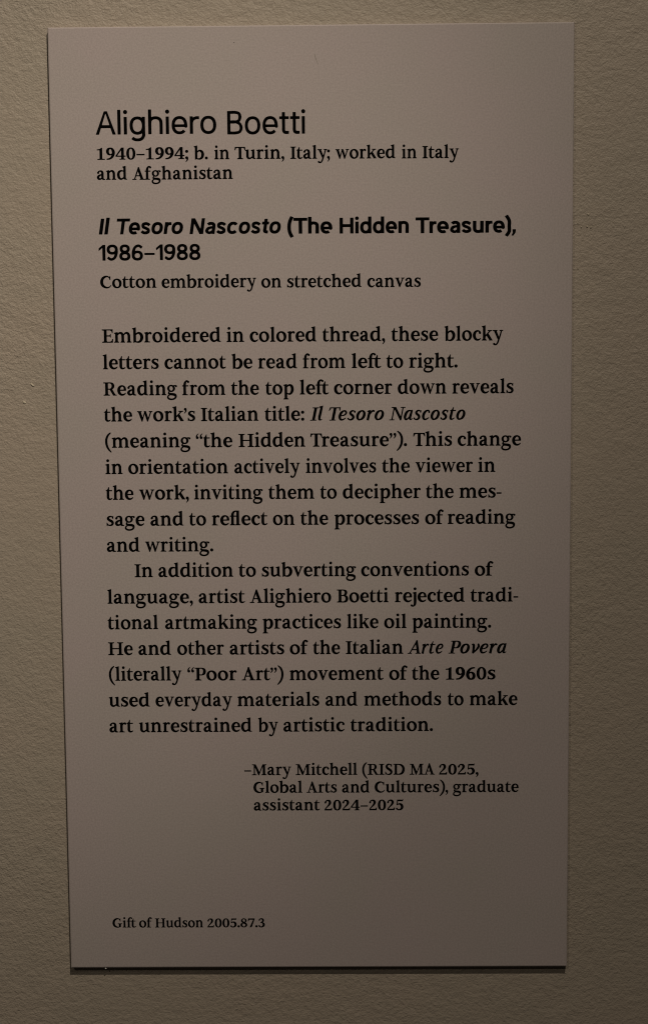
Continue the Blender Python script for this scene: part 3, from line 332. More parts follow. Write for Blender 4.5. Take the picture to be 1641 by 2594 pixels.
  'l': '0 6 58 420 60 423 66 425 138 424 142 422 142 416 84 4 82 0 78 -1 8 -1 2 0',
  'o': '18 120 20 146 25 178 32 204 42 226 57 250 76 270 94 284 118 296 140 303 170 307 204 305 230 300 252 290 269 276 285 258 298 234 304 218 307 202 309 172 304 132 299 112 293 92 278 62 260 40 250 30 238 20 226 12 210 4 194 -1 178 -5 158 -7 136 -7 120 -5 102 -2 92 2 76 10 62 19 50 32 41 42 34 54 26 72 22 86 20 102|103 122 104 104 109 90 117 80 126 74 142 70 160 71 178 77 191 86 201 98 212 116 218 134 222 152 224 174 224 186 220 204 214 217 207 222 200 227 188 230 176 230 166 228 154 225 136 214 123 198 112 177 105 150',
  'r': '0 6 42 298 44 300 50 301 118 301 122 300 127 296 130 296 146 299 160 301 196 301 202 300 205 296 206 280 208 232 206 227 200 224 158 223 148 221 140 217 131 210 126 203 118 188 109 168 106 158 86 12 84 2 80 0 76 -1 8 -1 2 1',
  's': '9 54 10 56 14 60 62 101 68 99 78 86 84 81 100 74 114 70 127 70 148 76 160 82 164 88 164 94 162 97 152 104 115 122 78 137 66 144 52 155 42 168 36 182 32 198 31 218 33 232 36 248 43 262 50 272 60 283 80 294 104 302 136 307 162 306 190 299 216 288 230 280 240 272 257 254 260 248 258 244 222 209 208 198 204 199 192 212 186 217 168 226 154 230 142 230 122 225 114 221 110 214 110 208 114 204 150 189 194 167 208 158 223 146 233 130 239 118 242 100 243 80 242 70 238 56 232 42 225 32 216 23 196 11 180 4 164 -1 128 -7 104 -5 88 -2 72 3 44 17 30 27 20 36 10 48',
  't': '32 234 42 297 44 300 48 301 84 301 90 302 92 308 100 366 102 371 108 373 176 373 180 372 184 370 184 364 177 308 177 304 182 301 214 300 217 298 218 294 211 238 208 231 202 228 170 228 166 226 164 220 146 86 147 84 150 82 182 74 186 72 187 70 178 6 176 2 174 -1 154 -2 138 -1 112 5 98 11 84 19 72 31 65 40 61 48 58 58 56 68 56 80 68 135 80 224 78 227 74 228 36 229 33 230'},
 'b': {
  '(': '-1 148 -1 184 3 230 8 270 17 312 33 360 70 442 74 446 78 447 144 420 148 417 149 414 146 404 112 327 98 289 89 240 86 212 84 172 84 148 87 104 91 74 96 52 102 31 110 13 145 -58 148 -66 148 -70 146 -72 142 -75 80 -104 76 -104 72 -102 39 -38 27 -10 18 16 11 44 5 74 1 108',
  ')': '-27 410 -26 412 -22 416 34 447 42 451 46 450 86 386 103 356 111 336 118 316 124 284 126 266 126 242 121 172 121 152 126 86 126 68 122 32 115 6 106 -14 99 -26 85 -50 48 -104 42 -108 36 -106 -14 -76 -24 -70 -26 -66 -25 -62 -20 -52 14 -4 28 19 34 35 39 48 41 76 36 142 36 176 41 254 38 284 30 309 16 338 -18 392',
  ',': '-11 -76 19 0 12 70 13 78 16 80 20 81 86 81 93 80 95 78 95 74 87 0 41 -76 36 -80 30 -81 -6 -81 -9 -80',
  'H': '-1 10 -1 390 1 398 4 400 8 401 74 401 80 400 83 398 84 390 84 246 84 241 86 239 248 238 254 239 257 244 257 390 258 398 260 400 266 401 334 401 340 399 341 396 342 390 342 10 340 2 338 0 334 -1 266 -1 260 0 258 2 257 10 257 156 256 161 250 162 86 161 84 159 84 154 84 10 83 2 80 0 76 -1 6 -1 2 0 0 2',
  'T': '-1 336 -1 394 1 398 4 401 318 401 324 400 328 398 329 392 329 334 328 328 326 326 320 324 214 324 210 323 207 320 207 8 206 4 204 0 198 -1 130 -1 124 0 122 4 120 322 118 324 114 324 6 324 2 325 0 328',
  'a': '1 80 1 92 3 100 13 128 27 152 46 170 60 180 80 187 106 193 158 199 162 200 162 202 161 214 156 221 146 227 132 230 120 230 108 226 100 222 90 211 88 210 84 211 60 228 26 256 25 260 27 264 40 280 62 294 84 303 112 307 144 307 164 304 186 297 204 287 221 274 232 258 240 244 245 226 248 208 247 8 246 4 244 1 238 -1 168 -1 164 1 161 8 158 8 136 -1 112 -5 94 -3 74 1 62 5 44 15 32 23 21 32 12 44 6 54 2 68|82 84 84 78 91 72 100 68 110 66 124 67 144 78 158 88 162 92 162 128 161 134 156 136 140 134 116 126 102 118 96 113 90 106 86 95',
  'd': '-1 144 -1 162 2 184 9 216 15 232 24 248 34 262 45 272 58 284 74 293 90 300 106 304 128 307 150 307 168 305 190 300 194 300 195 306 195 416 196 422 200 424 206 425 272 425 276 424 278 422 280 414 280 10 279 4 278 1 268 -1 204 -1 192 1 164 -5 130 -7 96 -2 74 7 60 15 46 26 33 40 20 60 10 80 5 98 1 118|84 150 86 122 92 103 96 94 102 86 115 76 124 72 134 70 144 70 154 72 164 75 172 81 178 88 184 96 190 112 194 128 195 156 194 174 190 191 184 205 176 216 164 224 150 229 134 230 118 226 105 218 96 206 89 190 85 172',
  'e': '-1 144 -1 162 1 184 8 214 20 240 27 252 37 264 49 276 58 284 72 293 86 299 104 304 122 306 154 307 184 302 208 292 228 278 250 256 258 242 265 228 274 204 280 166 284 128 280 114 272 102 260 94 246 90 238 90 228 92 220 96 210 102 206 103 100 103 94 102 94 98 96 94 105 82 115 76 126 71 140 70 153 72 162 75 176 83 180 83 190 70 221 22 220 18 216 13 200 4 186 -1 156 -7 126 -7 98 -2 76 6 54 19 34 38 20 60 9 84 2 112|86 176 88 172 96 172 188 172 192 173 193 176 191 186 187 198 182 208 176 216 168 222 160 227 150 229 140 230 128 229 120 226 112 222 104 216 98 208 92 199 88 188',
  'h': '-1 10 -1 420 2 423 6 425 78 425 82 422 84 418 84 312 86 305 90 304 114 307 148 307 170 303 190 297 210 287 226 273 240 256 249 238 255 216 259 170 258 4 255 0 250 -1 180 -1 176 0 173 2 172 10 174 146 173 186 172 204 168 214 158 222 146 228 130 230 110 228 96 221 89 214 85 198 84 8 82 2 80 0 76 -1 6 -1 2 0 0 2',
  'i': '-1 10 0 296 2 300 6 301 80 300 83 298 84 292 83 4 81 0 76 -1 6 -1 2 0 0 2|-6 384 -5 392 -2 402 8 418 16 423 24 428 42 431 52 430 60 428 74 418 81 410 85 402 89 386 88 376 86 368 81 358 76 352 70 346 62 341 52 338 42 337 24 340 16 344 8 350 2 358 -2 366 -5 374',
  'n': '-1 10 -1 290 1 298 4 300 8 301 76 301 94 305 114 307 148 307 168 304 184 299 200 292 218 281 230 270 244 250 251 234 255 216 259 166 258 8 256 2 254 0 250 -1 182 -1 176 0 173 2 172 10 174 146 173 186 172 204 168 214 158 222 146 228 130 230 110 228 96 221 89 214 85 198 84 8 82 2 80 0 76 -1 6 -1 2 0 0 2',
  'r': '-1 10 -1 290 0 298 2 300 6 301 76 301 81 300 85 294 88 294 106 299 120 301 164 300 167 296 169 286 171 236 170 227 164 224 124 224 116 222 107 218 101 214 96 207 85 174 84 164 84 10 83 2 80 0 76 -1 6 -1 2 0 0 2',
  's': '0 52 1 56 6 60 46 100 50 102 56 101 67 88 74 83 93 74 108 70 120 70 136 74 148 80 152 86 151 90 149 94 138 102 92 123 58 135 40 145 28 154 17 166 9 182 4 196 1 210 0 230 3 246 7 258 14 270 24 281 42 293 64 301 90 306 104 307 120 306 148 301 178 289 202 275 224 255 227 250 226 246 186 202 180 196 174 197 160 211 150 218 134 225 120 229 110 230 94 228 83 224 80 218 81 210 84 206 124 191 184 163 200 151 215 134 222 122 228 106 231 92 232 74 230 60 225 46 218 34 208 24 190 12 176 5 162 0 144 -4 124 -7 100 -6 72 1 40 15 26 23 16 31 2 46',
  'u': '-1 108 -1 292 0 296 2 299 8 301 76 301 80 300 83 298 84 290 84 110 85 94 90 84 100 76 112 72 128 70 146 72 160 78 168 86 172 98 172 290 173 298 176 300 182 301 250 301 254 300 256 298 258 290 258 10 257 4 256 1 250 -1 182 -1 146 -7 112 -7 84 -3 64 4 48 12 33 24 25 32 15 46 9 56 3 74 1 88'},
 'd': {
  '1': '-1 262 -1 306 1 314 96 397 100 400 106 401 156 401 162 398 164 390 164 10 163 4 161 0 156 -1 96 -1 91 0 89 4 88 316 86 317 82 315 6 247 2 246 0 248',
  '6': '-2 176 0 210 5 236 13 266 27 304 40 330 55 352 72 368 90 382 112 394 134 402 154 406 178 405 194 400 214 390 230 378 265 350 266 346 263 340 235 298 230 295 222 298 183 330 170 337 164 338 154 337 134 330 117 318 109 310 104 304 94 282 84 249 85 246 88 244 122 249 150 249 176 245 194 240 212 232 232 218 243 206 255 188 265 166 270 140 272 118 268 88 262 68 251 46 236 28 218 14 200 4 178 -3 148 -7 124 -7 100 -4 82 0 64 8 48 17 36 27 23 42 13 58 5 78 2 90 -1 112|74 122 75 106 78 96 82 86 88 78 96 72 104 67 128 61 142 61 154 63 166 67 176 72 184 80 190 88 194 98 196 110 196 130 195 140 192 148 186 160 178 168 168 174 156 179 142 181 128 181 112 178 100 173 91 166 84 158 78 148 75 138',
  '8': '-1 108 2 136 5 148 11 162 19 176 27 186 48 204 50 206 48 210 32 226 22 242 16 260 11 286 12 312 17 332 23 348 34 366 42 374 50 382 70 394 94 403 120 407 150 407 178 403 198 395 220 382 237 366 249 346 256 324 260 298 258 274 251 248 240 228 222 210 221 206 223 204 241 188 254 172 264 152 270 132 272 108 268 80 260 56 248 38 238 27 220 13 202 4 180 -3 150 -7 122 -7 98 -4 82 -1 60 8 46 16 32 27 20 40 12 54 5 70 1 88|74 110 75 98 77 90 82 82 87 76 96 69 106 66 128 61 142 61 156 63 168 66 178 71 185 78 192 85 194 93 196 102 196 116 194 125 192 133 185 140 178 147 166 152 142 157 128 157 113 154 100 150 90 145 83 138 78 130 76 122|86 296 88 278 92 271 96 264 102 260 110 255 128 251 140 251 150 252 167 258 174 264 178 270 182 276 184 286 183 308 181 316 176 324 170 329 162 334 154 337 142 339 130 339 118 337 108 334 100 328 94 322 89 314',
  '9': '-1 276 0 298 4 318 10 336 18 350 29 366 42 379 60 390 80 399 100 404 122 407 150 407 178 403 198 396 214 388 232 375 245 362 254 348 262 332 267 316 270 298 272 280 271 266 272 208 269 184 259 138 248 106 239 86 229 68 219 52 207 40 194 27 166 10 144 0 118 -5 96 -5 78 -1 60 8 38 23 6 50 5 54 7 58 36 101 40 105 48 102 88 70 102 63 108 62 118 63 129 66 140 72 156 84 166 97 176 119 186 152 186 155 182 156 164 153 146 151 122 151 102 153 76 160 52 173 40 181 29 192 13 216 7 230 3 244 0 260|74 280 75 264 78 254 82 244 88 236 96 230 104 225 128 219 142 219 154 221 166 225 176 230 184 238 190 246 194 256 196 268 196 288 195 298 192 306 186 318 178 326 168 332 156 337 142 339 128 339 112 336 100 331 91 324 84 316 78 306 75 296',
  '–': '-1 144 -1 180 1 184 4 187 240 187 246 186 249 182 249 140 247 136 244 133 6 133 0 136'},
 'i': {
  'A': '-59 14 -59 38 -57 44 -54 46 30 47 34 49 38 53 404 640 408 649 419 696 422 703 426 706 434 707 496 707 504 704 507 700 509 690 599 54 602 49 606 47 656 47 664 45 666 40 667 34 667 8 665 0 660 -2 652 -3 388 -3 376 -1 373 4 373 14 373 38 376 45 384 47 444 47 449 50 435 174 432 179 426 181 212 181 202 179 118 52 119 48 122 47 168 47 176 44 179 36 179 8 177 2 172 -2 -48 -3 -54 -2 -57 2|246 246 248 244 256 243 416 243 425 246 426 252 420 304 400 463 398 475 394 475 390 469 250 255',
  'I': '-2 6 4 38 10 45 18 47 90 47 94 50 96 59 207 614 206 619 202 621 134 621 126 623 124 626 124 632 131 666 136 670 144 671 424 671 436 669 438 666 439 658 433 630 428 623 420 621 352 621 348 618 346 612 234 54 235 50 238 47 296 47 304 45 306 40 306 36 298 2 294 -2 286 -3 12 -3 2 -1',
  'N': '-2 6 5 38 10 46 18 47 104 47 109 50 112 56 220 598 219 602 215 604 142 619 134 622 131 628 132 634 137 662 142 669 152 671 346 671 356 670 360 667 570 239 584 211 588 206 590 208 592 219 671 616 670 620 666 621 598 621 590 623 588 626 587 632 595 666 600 670 608 671 826 671 834 670 837 668 839 660 834 634 831 626 828 622 820 621 750 621 745 620 742 616 621 10 616 0 604 -4 596 -10 590 -11 554 -11 549 -8 545 -4 288 526 284 535 280 537 276 527 182 52 183 48 188 47 254 47 262 45 266 42 266 36 259 2 254 -2 246 -3 12 -3 2 -1',
  'P': '-2 6 4 38 10 45 18 47 90 47 94 50 96 59 207 610 206 615 202 617 142 617 133 620 131 624 131 630 137 660 140 668 144 670 152 671 356 671 414 673 452 671 492 664 526 655 556 641 578 624 598 598 612 568 621 528 622 490 616 450 605 414 586 378 564 346 540 321 520 306 498 293 470 283 438 276 392 270 330 269 286 270 282 269 280 266 238 52 240 48 244 47 310 47 318 45 322 42 322 36 316 6 313 0 308 -2 302 -3 12 -3 2 -1|294 334 296 331 300 329 332 327 362 328 382 334 397 344 408 355 440 403 458 438 472 475 478 505 482 534 481 556 474 576 462 594 448 606 432 612 406 613 358 609 352 608 349 606',
  'T': '90 500 144 660 148 667 152 670 666 671 674 670 679 664 656 504 653 498 648 494 616 493 611 496 608 500 596 588 598 594 609 608 610 612 602 613 478 613 472 612 469 608 358 54 359 50 362 47 424 47 432 44 434 36 429 8 426 2 420 -2 122 -3 114 -2 111 4 116 38 119 42 122 46 130 47 208 47 212 49 215 52 324 599 325 610 316 613 194 612 192 608 199 594 198 586 136 498 126 493 100 493 93 496',
  'a': '25 154 27 192 34 232 48 280 68 332 89 376 110 410 136 444 160 466 186 484 218 500 250 512 284 520 324 524 350 521 408 510 426 514 442 526 454 530 468 530 486 525 489 522 494 502 494 490 475 390 456 308 416 153 398 76 401 70 408 69 450 96 464 101 472 99 480 94 484 86 484 78 482 70 478 64 434 21 412 8 388 1 362 -1 336 5 318 15 302 30 292 48 284 76 282 78 240 32 220 15 200 4 178 -5 156 -9 138 -10 112 -5 94 3 77 16 63 32 51 50 41 72 33 98 27 126|156 130 158 104 161 88 168 85 182 89 201 100 232 128 266 164 288 192 294 203 307 252 329 320 353 382 377 430 376 436 332 447 322 447 311 444 298 436 284 426 266 406 244 378 228 355 212 323 182 246 162 174',
  'c': '36 180 38 216 45 256 55 292 73 336 92 372 116 408 144 442 168 464 200 485 238 504 280 518 318 524 352 523 382 516 404 504 422 488 436 464 458 410 459 398 457 388 453 376 447 368 434 356 418 350 400 350 384 355 369 368 360 382 357 396 354 438 352 444 344 447 332 448 322 446 312 440 293 426 270 403 248 376 230 351 212 314 198 280 184 238 174 201 170 156 174 116 180 100 184 90 191 84 202 80 226 77 247 82 312 110 376 147 388 148 399 144 404 138 406 130 405 122 402 116 364 76 338 52 310 32 282 15 256 3 234 -4 210 -8 182 -10 156 -7 132 0 114 10 96 25 79 44 64 68 51 98 43 124 38 150',
  'e': '36 180 38 216 45 256 56 294 74 338 97 380 122 416 148 446 176 469 210 490 256 510 298 521 342 526 374 524 400 516 422 502 442 480 456 458 466 432 472 406 472 382 468 362 460 342 448 322 430 302 406 279 382 262 356 248 336 239 296 227 252 219 220 218 184 221 179 218 176 210 172 183 170 158 172 126 176 109 183 92 190 86 200 81 228 77 255 82 314 106 386 147 398 148 408 143 412 138 414 130 413 122 410 116 362 66 342 49 314 30 284 14 260 4 236 -3 200 -9 174 -9 152 -6 132 0 114 10 96 25 79 44 64 68 51 98 43 124 38 150|196 276 198 273 200 271 222 272 259 282 285 292 307 302 322 312 335 324 356 352 364 369 369 384 370 396 366 412 361 426 355 436 348 440 338 444 320 445 305 438 284 420 254 384 232 354 212 314',
  'l': '56 106 58 178 65 226 81 294 120 445 158 634 158 638 156 642 122 665 117 672 117 680 123 708 126 713 130 716 178 730 296 756 308 757 312 752 312 746 298 694 290 682 294 674 294 668 271 550 241 406 192 198 172 86 174 73 178 69 182 68 190 70 220 83 228 85 236 83 244 78 248 72 249 64 248 56 242 48 216 25 202 15 188 8 170 2 150 -1 138 -1 120 2 106 7 94 15 81 26 72 38 65 52 60 70',
  'o': '31 182 34 226 44 272 59 318 80 362 103 400 136 442 164 467 194 486 236 503 282 514 338 521 360 521 376 519 404 509 436 489 464 460 485 430 495 408 501 388 506 364 508 336 507 302 503 270 496 236 487 208 477 182 463 154 431 106 396 67 374 48 350 33 320 20 290 10 250 1 208 -6 190 -8 166 -8 148 -4 132 2 114 13 94 30 76 50 59 76 46 104 38 128 33 154|165 162 170 129 182 95 188 86 194 80 202 76 212 75 222 76 233 80 260 100 288 127 312 158 332 194 354 244 366 286 374 331 375 368 372 389 360 420 352 430 344 437 334 441 324 441 312 436 297 428 262 398 246 381 234 364 208 319 186 264 170 206',
  'r': '36 18 88 256 126 408 125 412 122 415 84 427 78 432 77 442 82 466 85 474 124 496 148 503 158 510 180 509 264 525 272 524 274 518 264 462 266 455 310 502 328 516 348 525 366 528 386 526 424 511 436 504 450 488 456 466 453 446 442 430 434 422 424 417 414 414 404 413 382 418 360 434 354 432 332 411 282 355 224 278 220 266 161 2 157 -12 152 -14 146 -14 46 8 38 12',
  's': '8 96 12 114 22 128 38 137 58 138 72 134 84 124 91 114 102 88 110 81 120 76 134 72 156 72 183 82 206 98 226 121 238 142 240 153 241 168 238 178 234 187 205 220 168 247 146 266 117 308 108 326 102 344 99 360 98 376 104 408 112 426 123 444 150 474 174 494 204 510 236 521 268 527 300 525 328 518 352 506 376 488 418 497 426 495 428 492 428 484 407 380 405 372 400 367 394 366 378 369 362 372 356 375 353 378 352 391 342 421 334 438 324 446 306 450 296 450 283 448 270 442 254 432 243 422 234 412 222 386 221 380 223 374 238 355 292 317 330 276 350 248 363 216 367 196 369 174 367 150 362 126 354 104 344 86 328 64 312 48 276 20 256 9 238 2 214 -4 188 -8 160 -8 142 -6 120 -1 98 8 56 32 41 46 17 70 11 82',
  't': '62 126 63 154 68 182 76 212 104 299 132 434 131 440 124 448 104 449 98 452 97 460 101 478 106 484 131 494 140 501 158 506 180 516 260 638 270 644 292 649 299 648 302 644 303 638 278 512 278 506 286 503 404 503 411 500 412 492 398 450 395 444 390 442 272 441 266 440 263 438 209 170 206 162 199 154 196 150 185 80 188 75 194 71 204 70 216 72 257 86 304 112 314 115 324 113 330 106 334 98 332 88 314 67 288 42 266 25 238 9 216 -1 194 -7 176 -9 148 -8 126 -3 110 5 94 17 83 32 73 50 67 70 63 96',
  'v': '106 464 107 474 111 484 124 499 162 516 186 521 206 519 226 510 244 494 255 476 261 460 266 440 268 412 268 384 264 292 246 172 248 164 254 170 278 201 318 258 352 312 374 355 382 376 386 394 380 458 380 478 385 496 396 509 412 520 430 523 450 519 466 508 474 498 479 488 496 430 501 404 502 370 498 350 492 332 483 312 471 290 441 248 370 168 332 128 227 32 217 18 206 12 180 -10 166 -15 154 -13 142 -7 134 6 131 24 116 28 111 36 134 256 146 414 144 420 126 427 115 438 108 450'}}
